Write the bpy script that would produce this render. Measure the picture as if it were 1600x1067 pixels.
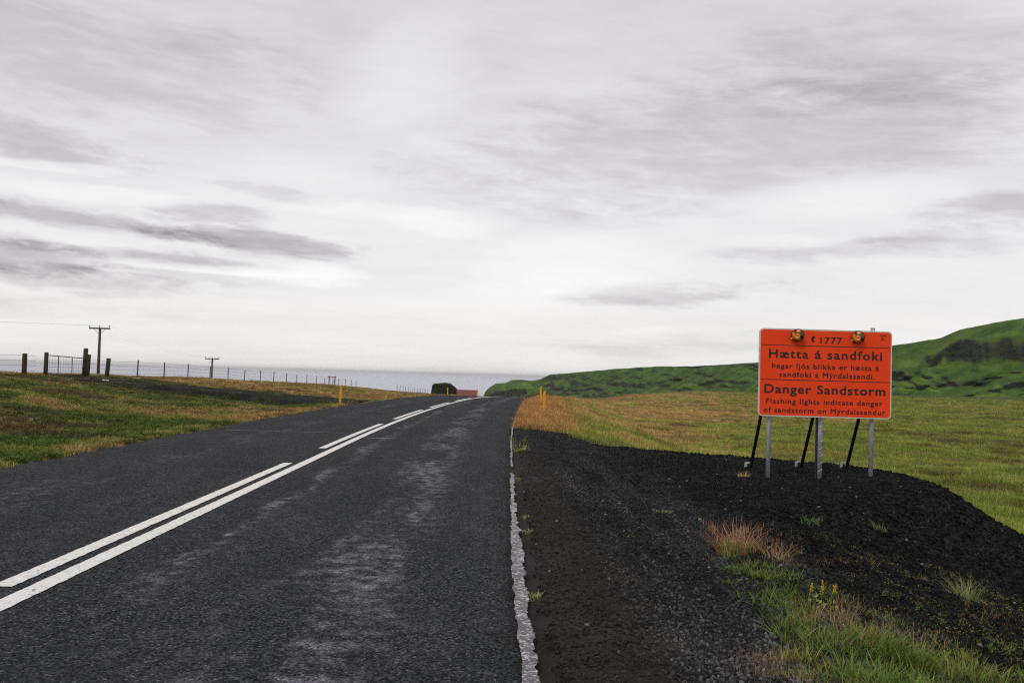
import bpy, bmesh, math, random
import numpy as np
from mathutils import Matrix, Vector
R = math.radians
for o in list(bpy.data.objects):
    bpy.data.objects.remove(o)
scene = bpy.context.scene
col = scene.collection

# ------------------------------------------------------------------ camera
F_PX, YAW, ROLL, PITCH = 1556.0, R(1.1), R(1.6), math.atan(53.5 / 1556.0)
fw = Vector((math.sin(YAW) * math.cos(PITCH), math.cos(YAW) * math.cos(PITCH), math.sin(PITCH)))
r0 = Vector((math.cos(YAW), -math.sin(YAW), 0)); u0 = r0.cross(fw)
rt = r0 * math.cos(ROLL) + u0 * math.sin(ROLL); up = -r0 * math.sin(ROLL) + u0 * math.cos(ROLL)
cd = bpy.data.cameras.new('camera'); cam = bpy.data.objects.new('camera', cd); col.objects.link(cam)
cd.sensor_width = 36.0; cd.lens = 36.0 * F_PX / 1600.0; cd.clip_start = 0.05; cd.clip_end = 150000
m = Matrix((rt, up, -fw)).transposed().to_4x4(); m.translation = (0, 0, 1.6); cam.matrix_world = m
scene.camera = cam

# ------------------------------------------------------------------ exposure
scene.view_settings.view_transform = 'Standard'; scene.view_settings.look = 'None'
scene.cycles.use_denoising = False; scene.cycles.filter_width = 1.2
scene.view_settings.exposure = 0.25; scene.view_settings.gamma = 1.0

# ------------------------------------------------------------------ node helper
class NT:
    def __init__(s, tree): s.t = tree; s.n = tree.nodes; s.l = tree.links
    def node(s, typ, **kw):
        nd = s.n.new(typ)
        for k, v in kw.items(): setattr(nd, k, v)
        return nd
    def put(s, sock, v):
        if isinstance(v, bpy.types.NodeSocket): s.l.new(v, sock)
        elif isinstance(v, (tuple, list)) and len(v) == 3 and sock.type == 'RGBA': sock.default_value = (*v, 1)
        else: sock.default_value = v
    def math(s, op, a, b=0.0, c=None, clamp=False):
        nd = s.node('ShaderNodeMath', operation=op, use_clamp=clamp)
        s.put(nd.inputs[0], a); s.put(nd.inputs[1], b)
        if c is not None: s.put(nd.inputs[2], c)
        return nd.outputs[0]
    def sstep(s, v, a, b, lo=0.0, hi=1.0):
        nd = s.node('ShaderNodeMapRange', interpolation_type='SMOOTHSTEP')
        s.put(nd.inputs[0], v); s.put(nd.inputs[1], a); s.put(nd.inputs[2], b); s.put(nd.inputs[3], lo); s.put(nd.inputs[4], hi)
        return nd.outputs[0]
    def noise(s, vec, scale, detail=4, rough=0.55, dist=0.0):
        nd = s.node('ShaderNodeTexNoise'); s.l.new(vec, nd.inputs['Vector'])
        nd.inputs['Scale'].default_value = scale; nd.inputs['Detail'].default_value = detail
        nd.inputs['Roughness'].default_value = rough; nd.inputs['Distortion'].default_value = dist
        return nd.outputs[0]
    def voro(s, vec, scale, out='Distance', feature='F1'):
        nd = s.node('ShaderNodeTexVoronoi', feature=feature); s.l.new(vec, nd.inputs['Vector']); nd.inputs['Scale'].default_value = scale
        return nd.outputs[out]
    def mix(s, f, a, b):
        nd = s.node('ShaderNodeMix', data_type='RGBA'); s.put(nd.inputs[0], f); s.put(nd.inputs[6], a); s.put(nd.inputs[7], b)
        return nd.outputs[2]
    def comb(s, x, y, z=0.0):
        nd = s.node('ShaderNodeCombineXYZ'); s.put(nd.inputs[0], x); s.put(nd.inputs[1], y); s.put(nd.inputs[2], z); return nd.outputs[0]
    def sep(s, v):
        nd = s.node('ShaderNodeSeparateXYZ'); s.l.new(v, nd.inputs[0]); return nd.outputs
    def scalev(s, v, k):
        nd = s.node('ShaderNodeVectorMath', operation='MULTIPLY'); s.l.new(v, nd.inputs[0]); nd.inputs[1].default_value = k; return nd.outputs[0]

# ------------------------------------------------------------------ world: overcast sky
SUN_EL, SUN_AZ = R(52), R(-150)          # azimuth from +Y towards +X: behind the viewer, to the left
world = bpy.data.worlds.new('World'); scene.world = world; world.use_nodes = True
w = NT(world.node_tree); w.n.clear()
sky = w.node('ShaderNodeTexSky', sky_type='NISHITA'); sky.sun_disc = False
sky.sun_elevation = SUN_EL; sky.sun_rotation = SUN_AZ; sky.altitude = 60; sky.air_density = 1.0; sky.dust_density = 2.0
tc = w.node('ShaderNodeTexCoord'); dx, dy, dz = w.sep(tc.outputs['Generated'])
az = w.math('ARCTAN2', dx, dy)
hl = w.math('SQRT', w.math('ADD', w.math('MULTIPLY', dx, dx), w.math('MULTIPLY', dy, dy)))
el = w.math('DIVIDE', dz, w.math('MAXIMUM', hl, 0.05))
den = w.math('ADD', w.math('MAXIMUM', dz, 0.0), 0.09)
plane = w.comb(w.math('DIVIDE', dx, den), w.math('DIVIDE', dy, den), 0.0)
n1 = w.noise(w.scalev(plane, (0.55, 0.62, 1)), 0.8, 5, 0.55, 0.4)
n2 = w.noise(w.scalev(plane, (0.8, 1.15, 1)), 1.3, 7, 0.62, 0.3)
aev = w.comb(az, el, 0.0)
rag = w.math('SUBTRACT', w.noise(w.scalev(w.comb(az, w.math('ADD', el, w.math('MULTIPLY', az, 0.06)), 7.0), (20, 70, 1)), 1.0, 8, 0.68, 0.5), 0.5)
wa = w.math('SUBTRACT', w.noise(w.scalev(aev, (9, 22, 1)), 1.0, 6, 0.62), 0.5)
wb = w.math('SUBTRACT', w.noise(w.scalev(aev, (5, 26, 1)), 1.3, 6, 0.62), 0.5)
fil = w.math('SUBTRACT', w.noise(w.scalev(w.comb(az, w.math('ADD', el, w.math('MULTIPLY', az, 0.09)), 3.0), (9, 42, 1)), 1.0, 6, 0.6, 0.3), 0.5)
azw = w.math('ADD', az, w.math('MULTIPLY', wa, 0.10))
elw = w.math('ADD', el, w.math('MULTIPLY', wb, 0.024))
# layers of cloud: azimuth, tan elevation, half width, half height, tilt, brightness change
BANKS = [(-0.4495, 0.2001, 0.0964, 0.0148, -0.092, -0.15), (-0.2785, 0.1471, 0.0611, 0.0081, -0.002, -0.2), (-0.2152, 0.1714, 0.0578, 0.0054, -0.092, -0.12), (-0.4051, 0.1306, 0.1221, 0.0094, -0.092, -0.26), (-0.2342, 0.1226, 0.0964, 0.0088, -0.052, -0.28), (-0.3292, 0.1026, 0.1093, 0.0061, -0.022, -0.24), (-0.4495, 0.0972, 0.0835, 0.0148, -0.072, -0.26), (-0.3925, 0.0763, 0.135, 0.0094, -0.052, -0.2), (-0.2849, 0.0858, 0.0835, 0.0054, -0.022, -0.14), (-0.4368, 0.0494, 0.1028, 0.0094, 0.008, -0.1), (0.1646, 0.0851, 0.0964, 0.0094, 0.048, -0.24), (0.1076, 0.0777, 0.045, 0.0047, 0.028, -0.08), (0.3545, 0.1284, 0.1478, 0.0088, 0.028, -0.14), (0.4874, 0.1643, 0.0707, 0.0135, 0.008, -0.16), (0.4115, 0.141, 0.0771, 0.0054, 0.078, -0.08), (0.2279, 0.2322, 0.2699, 0.0506, 0.078, -0.11), (0.3672, 0.31, 0.1671, 0.0337, 0.028, -0.06), (-0.4115, 0.2879, 0.2185, 0.0405, -0.052, -0.08), (0.2089, 0.0356, 0.1478, 0.0094, 0.028, -0.09), (0.0823, 0.1573, 0.1285, 0.0108, 0.068, -0.06), (0.3039, 0.019, 0.0964, 0.0054, 0.028, -0.05), (-0.3418, 0.1196, 0.0835, 0.0034, -0.072, 0.14), (-0.2912, 0.0953, 0.0964, 0.0034, -0.022, 0.16), (-0.3925, 0.1586, 0.0964, 0.0067, -0.022, 0.13), (-0.4305, 0.18, 0.0707, 0.0047, 0.028, 0.13), (-0.1867, 0.0951, 0.0546, 0.0088, -0.022, 0.2), (-0.0506, 0.1503, 0.0578, 0.0101, 0.008, 0.15), (0.0823, 0.1123, 0.1093, 0.0283, 0.048, 0.12), (-0.095, 0.3033, 0.0707, 0.0472, 0.228, 0.08), (0.3355, 0.1793, 0.1093, 0.0162, 0.058, 0.12), (0.2849, 0.1374, 0.0578, 0.0054, -0.022, 0.1), (-0.0063, 0.0745, 0.1928, 0.0202, 0.028, 0.06), (0.1519, 0.0456, 0.0386, 0.004, 0.028, 0.1), (-0.1329, 0.1608, 0.0771, 0.0067, -0.012, 0.1)]
acc = w.math('ADD', w.math('MULTIPLY', w.math('SUBTRACT', n1, 0.5), 0.26), w.math('MULTIPLY', w.math('SUBTRACT', n2, 0.5), 0.20))
acc = w.math('ADD', acc, w.math('ADD', w.math('MULTIPLY', fil, 0.11), w.math('MULTIPLY', rag, 0.07)))
for (a, e, wd, hg, tilt, amp) in BANKS:
    da = w.math('SUBTRACT', azw, a)
    p = w.math('DIVIDE', da, wd)
    q = w.math('DIVIDE', w.math('SUBTRACT', w.math('SUBTRACT', elw, e), w.math('MULTIPLY', da, tilt)), hg * 1.25)
    d2 = w.math('ADD', w.math('MULTIPLY', p, p), w.math('MULTIPLY', q, q))
    d2 = w.math('ADD', d2, w.math('ADD', w.math('MULTIPLY', fil, 2.6), w.math('MULTIPLY', rag, 2.2)))
    acc = w.math('ADD', acc, w.math('MULTIPLY', w.sstep(d2, -0.2, 1.7, 1.0, 0.0), amp * 1.12))
lum = w.math('MINIMUM', w.math('MAXIMUM', w.math('ADD', acc, w.sstep(el, 0.09, 0.32, 0.785, 0.605)), 0.28), 1.2)
lum = w.math('SUBTRACT', lum, w.math('MULTIPLY', w.math('POWER', w.math('MAXIMUM', w.math('SUBTRACT', lum, 0.70), 0.0), 1.3), 0.70))
tone = w.mix(w.sstep(lum, 0.35, 0.9), (0.975, 0.935, 0.972), (1.0, 0.987, 0.984))
tone = w.mix(w.sstep(el, 0.0, 0.10, 0.8, 0.0), tone, (1.0, 0.975, 0.94))
lum = w.math('ADD', lum, w.sstep(el, 0.0, 0.09, 0.03, 0.0))
cl = w.node('ShaderNodeVectorMath', operation='SCALE'); w.l.new(tone, cl.inputs[0]); w.l.new(lum, cl.inputs['Scale'])
sk = w.node('ShaderNodeVectorMath', operation='SCALE'); w.l.new(sky.outputs[0], sk.inputs[0]); sk.inputs['Scale'].default_value = 0.10
cm = w.mix(w.sstep(lum, 0.3, 1.0, 0.97, 0.93), sk.outputs[0], cl.outputs[0])
bg = w.node('ShaderNodeBackground'); w.l.new(cm, bg.inputs[0]); bg.inputs[1].default_value = 1.0
wo = w.node('ShaderNodeOutputWorld'); w.l.new(bg.outputs[0], wo.inputs[0])
world.cycles.sampling_method = 'MANUAL'; world.cycles.sample_map_resolution = 1024

sd = bpy.data.lights.new('sun', 'SUN'); so = bpy.data.objects.new('sun', sd); col.objects.link(so)
sd.energy = 1.1; sd.angle = R(22); sd.color = (1.0, 0.96, 0.90)
sdir = Vector((math.sin(SUN_AZ) * math.cos(SUN_EL), math.cos(SUN_AZ) * math.cos(SUN_EL), math.sin(SUN_EL)))
so.rotation_euler = sdir.to_track_quat('Z', 'Y').to_euler(); so.location = (-10, -20, 30)

#TERRAIN-BEGIN
# ------------------------------------------------------------------ noise and terrain (pure numpy)
def _hash(ix, iy, seed):
    h = (ix.astype(np.int64) * 374761393 + iy.astype(np.int64) * 668265263 + seed * 1442695041) & 0xffffffff
    h = ((h ^ (h >> 13)) * 1274126177) & 0xffffffff
    return ((h ^ (h >> 16)) & 0xffff) / 65535.0
def vnoise(x, y, seed=0):
    x = np.asarray(x, float); y = np.asarray(y, float)
    ix = np.floor(x); iy = np.floor(y); fx = x - ix; fy = y - iy
    fx = fx * fx * fx * (fx * (fx * 6 - 15) + 10); fy = fy * fy * fy * (fy * (fy * 6 - 15) + 10)
    a = _hash(ix, iy, seed); b = _hash(ix + 1, iy, seed); c = _hash(ix, iy + 1, seed); d = _hash(ix + 1, iy + 1, seed)
    return (a + (b - a) * fx) * (1 - fy) + (c + (d - c) * fx) * fy - 0.5
def fbm(x, y, seed=0, octv=4, gain=0.5):
    x = np.asarray(x, float); y = np.asarray(y, float); s = 0.0; a = 1.0
    for k in range(octv):
        s = s + a * vnoise(x * 2 ** k + 17.3 * k, y * 2 ** k - 9.1 * k, seed + k); a *= gain
    return s
def sm(v, a, b):
    t = np.clip((np.asarray(v, float) - a) / (b - a), 0, 1); return t * t * (3 - 2 * t)
def road_c(Y):
    Y = np.asarray(Y, float); t = np.clip(Y - 22, 0, 118)
    return -3.16 + 0.00095 * t * t + 0.2242 * np.clip(Y - 140, 0, None)
def road_z(Y):
    Y = np.asarray(Y, float); t = np.clip(Y - 60, 0, 43)
    return -0.00035 * t * t - 0.0301 * np.clip(Y - 103, 0, None)
S_RIGHT, S_LEFT = 3.46, -4.42
def s_right(Y): return np.interp(Y, [8, 16, 27, 43, 58, 75, 92], [3.44, 3.56, 3.76, 3.98, 3.92, 3.62, 3.6])
_far = np.array([36, 45, 60, 80, 100, 140, 250, 500, 1500.0])
POLY = np.array([(-3, -60), (1.6, -60), (1.7, 3), (1.9, 6.4), (2.1, 8.8), (2.45, 10.6), (3.2, 12.2), (4.8, 13.9), (6.2, 15.1), (6.95, 16.4),
                 (7.0, 17.5), (6.6, 18.8), (5.6, 19.8), (4.45, 20.6), (3.3, 22), (2.2, 24.4), (1.75, 28.5), (1.85, 32)]
                + [(float(road_c(y)) + float(s_right(y)) + 1.2, y) for y in _far] + [(float(road_c(y)) - 1, y) for y in _far[::-1]], float)
def poly_dist(X, Y):
    sh = np.shape(X); X = np.ravel(X).astype(float); Y = np.ravel(Y).astype(float)
    best = np.full(X.shape, 1e18); ins = np.zeros(X.shape, bool); n = len(POLY)
    for i in range(n):
        ax, ay = POLY[i]; bx, by = POLY[(i + 1) % n]
        ex, ey = bx - ax, by - ay; L = ex * ex + ey * ey
        t = np.clip(((X - ax) * ex + (Y - ay) * ey) / L, 0, 1)
        best = np.minimum(best, (X - ax - t * ex) ** 2 + (Y - ay - t * ey) ** 2)
        c = (ay > Y) != (by > Y)
        with np.errstate(divide='ignore', invalid='ignore'):
            ins ^= c & (X < (bx - ax) * (Y - ay) / (by - ay if by != ay else 1e-9) + ax)
    d = np.sqrt(best); d[ins] *= -1
    return d.reshape(sh)
ZL_Y = [-80, 40, 60, 63, 85, 97, 110, 128, 275, 341, 1600, 4000]
ZL_Z = [.95, .92, .88, .84, .56, .32, .14, -.17, -3.6, -5.0, -46, -110]
TRACK_Y = 53.0
def height(X, Y, fine=True):
    X = np.asarray(X, float); Y = np.asarray(Y, float)
    c = road_c(Y); zr = road_z(Y); s = X - c
    # left of the road: a low bank rising to a plateau
    zl = np.interp(Y, ZL_Y, ZL_Z) + 0.0016 * np.clip(-X - 25, 0, 100) * sm(-Y, -110, -60)
    wl = sm(-(X + 3.16), 5.0, 20.0)
    left = (zr - 0.06 * sm(-s, 4.4, 5.5)) * (1 - wl) + zl * wl
    if fine:
        left = left + 0.20 * fbm(X / 5.0, Y / 5.0, 3, 4) * sm(-s, 5.5, 9) * sm(-Y, -150, -60)
    ditch = sm(Y, 38, 48) * (1 - sm(Y, 49.6, 50.9)) * sm(-s, 5.5, 8) * (1 - sm(-X, 19, 23))
    left = left - 0.20 * ditch
    ontrack = sm(Y, 49.8, 50.9) * (1 - sm(Y, 55.1, 56.5)) * (1 - sm(-X, 34, 40)) * sm(-s, 4.0, 5.0)
    ztr = np.interp(-X, [6.5, 9, 22.5, 40], [-.02, .10, .90, .95])
    left = left * (1 - ontrack) + ztr * ontrack
    # right of the road: embankment, then the lower field
    d = poly_dist(X, Y); near = sm(-Y, -30, -22)
    slope = 0.33 + 0.27 * near * sm(Y, 9.5, 14)
    drop = np.sqrt((np.clip(d, 0, None) * slope) ** 2 + 0.09) - 0.3
    phi = np.arctan2(X, np.maximum(Y, 1)); D = np.hypot(X, Y)
    edge = np.interp(phi, [0, .085, .148, .186, .247, .388, .5, .9], [130, 160, 228, 296, 360, 400, 420, 430])
    zf = -2.0 + 0.0065 * np.clip(X - 70, 0, 250) - 0.05 * np.clip(D - edge, 0, 120) - 0.03 * np.clip(D - edge - 120, 0, 1500)
    if fine:
        zf = zf + 0.34 * fbm(X / 6.0, Y / 6.0, 11, 5, .6) + 0.35 * fbm(X / 60.0, Y / 60.0, 12, 2)
        bump = (0.11 * fbm(X / 1.7, Y / 1.7, 21, 4) + 0.03 * fbm(X / .42, Y / .42, 22, 3)) * sm(d, -0.3, 0.6)
        mound = 0.07 * sm(d, -1.3, -0.2) * sm(X, 2.6, 4.0) * near + 0.03 * fbm(X / .6, Y / .6, 31, 3) * sm(X, 1.2, 2.2) * near
        drop = drop - bump - mound * (d < 6)
    e = zr - drop
    k = 0.35; hmx = np.maximum(e, zf); dif = np.abs(e - zf)
    right = hmx + np.clip(k - dif, 0, None) ** 2 / (4 * k) * sm(d, 0, 1)
    return np.where(s < 0, left, right)
def gravel_mask(X, Y):
    """metres inside (+) the spread of black gravel"""
    d = poly_dist(X, Y); s = X - road_c(Y)
    lim = 3.4 + 0.5 * fbm(X / .8, Y / .8, 41, 4)
    lim = np.where(Y > 16.5, np.minimum(lim, 0.62 + 0.25 * fbm(X / .5, Y / .5, 42, 4) + 2.2 * sm(X, 5.8, 7.0)), lim)
    far = (31.0 - Y - 0.9 * (X - 0.5)) * 0.7 + 0.9 * fbm(X / .7, Y / .7, 43, 4) + 1.2 * sm(X, 1.8, 3.0) + np.where(X > 2, 3.0, 0)
    return np.minimum(np.minimum(lim - d, far), s - s_right(Y) + .26)
#TERRAIN-END

# ------------------------------------------------------------------ object helpers
def tag(o, label=None, cat=None, group=None, kind=None):
    if label: o['label'] = label
    if cat: o['category'] = cat
    if group: o['group'] = group
    if kind: o['kind'] = kind
    return o
def empty(name, loc=(0, 0, 0), rz=0.0):
    o = bpy.data.objects.new(name, None); col.objects.link(o); o.location = loc; o.rotation_euler = (0, 0, rz); o.empty_display_size = 0.2
    return o
def link(name, me, mat=None, parent=None, loc=None):
    o = bpy.data.objects.new(name, me); col.objects.link(o)
    if mat is not None and not me.materials: me.materials.append(mat)
    if parent is not None: o.parent = parent
    if loc is not None: o.location = loc
    return o
def np_mesh(name, V, Fc, smooth=True):
    """V (n,3), Fc (m,3 or 4) int"""
    me = bpy.data.meshes.new(name); V = np.asarray(V, np.float32); Fc = np.asarray(Fc, np.int32)
    me.vertices.add(len(V)); me.vertices.foreach_set('co', V.ravel())
    k = Fc.shape[1]; me.loops.add(Fc.size); me.loops.foreach_set('vertex_index', Fc.ravel())
    me.polygons.add(len(Fc)); me.polygons.foreach_set('loop_start', np.arange(0, Fc.size, k, dtype=np.int32))
    me.polygons.foreach_set('loop_total', np.full(len(Fc), k, np.int32))
    me.update(calc_edges=True); me.validate()
    if smooth: me.polygons.foreach_set('use_smooth', np.ones(len(me.polygons), bool))
    return me
def grid_faces(ny, nx):
    i = np.arange(ny - 1)[:, None] * nx + np.arange(nx - 1)[None, :]
    return np.stack([i, i + 1, i + nx + 1, i + nx], -1).reshape(-1, 4)
def set_uv(me, uv):
    l = me.uv_layers.new(name='UVMap'); idx = np.empty(len(me.loops), np.int32); me.loops.foreach_get('vertex_index', idx)
    l.data.foreach_set('uv', np.asarray(uv, np.float32)[idx].ravel())
def bm_obj(name, bm, mat, parent=None, smooth=False, loc=None):
    me = bpy.data.meshes.new(name); bm.to_mesh(me); bm.free()
    if smooth: me.polygons.foreach_set('use_smooth', np.ones(len(me.polygons), bool))
    return link(name, me, mat, parent, loc)
def add_tube(bm, pts, rad, seg=10, cap=True):
    pts = [Vector(p) for p in pts]; rads = rad if isinstance(rad, (list, tuple)) else [rad] * len(pts); rings = []
    for i, p in enumerate(pts):
        t = (pts[min(i + 1, len(pts) - 1)] - pts[max(i - 1, 0)]).normalized()
        a = t.cross(Vector((0, 0, 1)) if abs(t.z) < 0.9 else Vector((1, 0, 0))).normalized(); b = t.cross(a)
        rings.append([bm.verts.new(p + (a * math.cos(2 * math.pi * k / seg) + b * math.sin(2 * math.pi * k / seg)) * rads[i]) for k in range(seg)])
    for A, B in zip(rings, rings[1:]):
        for k in range(seg): bm.faces.new((A[k], A[(k + 1) % seg], B[(k + 1) % seg], B[k]))
    if cap: bm.faces.new(rings[0][::-1]); bm.faces.new(rings[-1])
    bmesh.ops.recalc_face_normals(bm, faces=bm.faces)
def add_box(bm, c, sz, rot=None):
    g = bmesh.ops.create_cube(bm, size=1.0); M = Matrix.Translation(c) @ (rot.to_4x4() if rot else Matrix()) @ Matrix.Diagonal((*sz, 1))
    bmesh.ops.transform(bm, matrix=M, verts=g['verts'])
def add_lathe(bm, prof, seg=24, M=None):
    """prof: (radius, z) list"""
    rings = []
    for r, z in prof:
        if r < 1e-5: rings.append([bm.verts.new((0, 0, z))])
        else: rings.append([bm.verts.new((r * math.cos(2 * math.pi * k / seg), r * math.sin(2 * math.pi * k / seg), z)) for k in range(seg)])
    for A, B in zip(rings, rings[1:]):
        for k in range(seg):
            a0, a1 = A[k % len(A)], A[(k + 1) % len(A)]; b0, b1 = B[k % len(B)], B[(k + 1) % len(B)]
            f = [v for i, v in enumerate((a0, a1, b1, b0)) if v not in (a0, a1, b1, b0)[:i]]
            if len(f) > 2: bm.faces.new(f)
    bmesh.ops.recalc_face_normals(bm, faces=bm.faces)
    if M is not None: bmesh.ops.transform(bm, matrix=M, verts=[v for rg in rings for v in rg])

# ------------------------------------------------------------------ materials
def new_mat(name):
    mt = bpy.data.materials.new(name); mt.use_nodes = True
    n = NT(mt.node_tree); b = n.n['Principled BSDF']; return mt, n, b
def bump(n, b, h, strength, dist):
    bp = n.node('ShaderNodeBump'); n.put(bp.inputs['Height'], h); bp.inputs['Strength'].default_value = strength; bp.inputs['Distance'].default_value = dist
    n.l.new(bp.outputs[0], b.inputs['Normal'])
def plain(name, c, rough=0.6, metal=0.0, var=0.25, scale=8.0, stretch=(1, 1, 1), c2=None, bmp=0.0, spec=0.4):
    mt, n, b = new_mat(name); co = n.node('ShaderNodeTexCoord').outputs['Object']; v = n.scalev(co, stretch)
    nz = n.noise(v, scale, 6, 0.6)
    c2 = c2 or tuple(k * (1 - var) for k in c)
    n.put(b.inputs['Base Color'], n.mix(n.sstep(nz, 0.3, 0.7), c2, c))
    b.inputs['Roughness'].default_value = rough; b.inputs['Metallic'].default_value = metal; b.inputs['Specular IOR Level'].default_value = spec
    if bmp: bump(n, b, nz, bmp, 0.02)
    return mt
# asphalt: chip seal, the sky sheen on flushed wheel tracks painted as pale colour
def mat_asphalt():
    mt, n, b = new_mat('asphalt'); tcn = n.node('ShaderNodeTexCoord'); co = tcn.outputs['Object']; uv = tcn.outputs['UV']
    s_, y_, _ = n.sep(uv)
    chips = n.voro(co, 75.0, 'Color'); cr, cg, cb = n.sep(chips); cd_ = n.voro(co, 75.0, 'Distance')
    big = n.noise(co, 0.7, 4, 0.6); mid = n.noise(co, 6.0, 5, 0.6)
    base = n.mix(n.sstep(cr, 0.2, 1.05), (0.0045, 0.005, 0.006), (0.052, 0.057, 0.064))
    base = n.mix(n.sstep(cg, 0.90, 0.99, 0, 0.9), base, (0.14, 0.14, 0.145))
    base = n.mix(n.sstep(big, 0.4, 0.75, 0.0, 0.35), base, (0.017, 0.018, 0.020))
    # wheel tracks of bled bitumen with painted sky sheen, and scuffs of old paint
    pn = n.noise(n.comb(n.math('MULTIPLY', s_, 1.5), n.math('MULTIPLY', y_, 0.28), 0.0), 1.0, 5, 0.62, 0.3)
    fn = n.noise(n.comb(n.math('MULTIPLY', s_, 5.5), n.math('MULTIPLY', y_, 4.2), 2.0), 1.0, 7, 0.72)
    def track(c, wd):
        dd = n.math('ABSOLUTE', n.math('SUBTRACT', n.math('ADD', s_, n.math('MULTIPLY', n.math('SUBTRACT', pn, 0.5), 0.8)), c)); return n.sstep(dd, 0.0, wd, 1.0, 0.0)
    tr = n.math('MAXIMUM', n.math('MAXIMUM', track(2.20, 0.75), n.math('MULTIPLY', track(0.68, 0.26), 1.0)), n.math('MULTIPLY', track(-2.3, 0.7), 0.45))
    tr = n.math('MAXIMUM', tr, 0.12)
    mask = n.math('MULTIPLY', tr, n.sstep(n.math('ADD', n.math('MULTIPLY', pn, 0.6), n.math('MULTIPLY', fn, 0.4)), 0.44, 0.62))
    mask = n.math('MULTIPLY', mask, n.sstep(fn, 0.36, 0.66))
    mask = n.math('MULTIPLY', mask, n.sstep(cb, 0.1, 0.9, 0.10, 1.0), clamp=True)
    base = n.mix(n.math('MULTIPLY', mask, 0.72), base, (0.40, 0.385, 0.43))
    n.put(b.inputs['Base Color'], base)
    n.put(b.inputs['Roughness'], n.sstep(mask, 0.0, 0.8, 0.85, 0.6)); b.inputs['Specular IOR Level'].default_value = 0.05
    bump(n, b, n.math('ADD', n.math('MULTIPLY', cd_, -1.0), n.math('MULTIPLY', mid, 0.3)), 0.55, 0.008)
    return mt
def mat_paint(name, wear, col_=(0.74, 0.73, 0.70)):
    mt, n, b = new_mat(name); co = n.node('ShaderNodeTexCoord').outputs['Object']
    v = n.voro(co, 60.0, 'Color'); r1, g1, b1 = n.sep(v); nz = n.noise(co, 11.0, 7, 0.7)
    m_ = n.math('ADD', n.math('MULTIPLY', r1, 0.5), nz)
    k = n.sstep(m_, 1.02 - wear, 1.20 - wear)
    c = n.mix(n.sstep(g1, 0, 1), tuple(q * 0.86 for q in col_), col_)
    n.put(b.inputs['Base Color'], n.mix(k, c, tuple(q * .16 for q in col_))); b.inputs['Roughness'].default_value = 0.6
    return mt
def mat_gravel():
    mt, n, b = new_mat('black_gravel'); co = n.node('ShaderNodeTexCoord').outputs['Object']
    v = n.voro(co, 45.0, 'Color'); r1, g1, b1 = n.sep(v); dd = n.voro(co, 45.0); big = n.noise(co, 0.9, 5, 0.6); x_, y_, z_ = n.sep(co)
    base = n.mix(n.sstep(r1, 0.1, 1.0), (0.004, 0.004, 0.0044), (0.018, 0.018, 0.0185))
    base = n.mix(n.sstep(g1, 0.94, 0.99, 0, 0.7), base, (0.07, 0.07, 0.072))
    strip = n.math('MULTIPLY', n.sstep(n.math('ADD', x_, n.math('MULTIPLY', n.math('SUBTRACT', big, 0.5), 0.9)), 0.7, 1.25, 1.0, 0.0), n.sstep(y_, 12, 26, 1.0, 0.3))
    base = n.mix(n.math('MULTIPLY', strip, 0.7), base, (0.024, 0.021, 0.0165))
    base = n.mix(n.math('MULTIPLY', n.sstep(big, 0.4, 0.75, 0, 0.6), n.sstep(x_, 2.0, 3.4, 1.0, 0.0)), base, (0.050, 0.049, 0.049))
    n.put(b.inputs['Base Color'], base); b.inputs['Roughness'].default_value = 0.9; b.inputs['Specular IOR Level'].default_value = 0.04
    h = n.math('ADD', n.math('MULTIPLY', dd, -1.0), n.math('MULTIPLY', n.noise(co, 12, 5, 0.6), 0.8)); bump(n, b, h, 0.7, 0.007)
    return mt
def mat_ground():
    mt, n, b = new_mat('turf'); co = n.node('ShaderNodeTexCoord').outputs['Object']
    a = n.noise(co, 0.035, 6, 0.6); c = n.noise(co, 0.3, 6, 0.65); d = n.noise(co, 2.6, 5, 0.7); x_, y_, z_ = n.sep(co)
    brown = n.mix(n.sstep(d, 0.3, 0.7), (0.105, 0.070, 0.028), (0.20, 0.135, 0.055))
    green = n.mix(n.sstep(d, 0.3, 0.7), (0.040, 0.052, 0.012), (0.10, 0.115, 0.026))
    # rusty seed heads near the road and far out, greener to the right
    g = n.math('ADD', n.sstep(x_, -10, 110, -0.16, 0.22), n.math('ADD', n.math('MULTIPLY', a, 0.5), n.math('MULTIPLY', c, 0.5)))
    base = n.mix(n.sstep(g, 0.32, 0.66), brown, green)
    base = n.mix(n.sstep(c, 0.60, 0.76, 0, 0.7), base, (0.035, 0.028, 0.015))
    n.put(b.inputs['Base Color'], base); b.inputs['Roughness'].default_value = 0.95; b.inputs['Specular IOR Level'].default_value = 0.1
    bump(n, b, n.math('ADD', d, n.math('MULTIPLY', c, 3.0)), 0.8, 0.25)
    return mt
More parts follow.
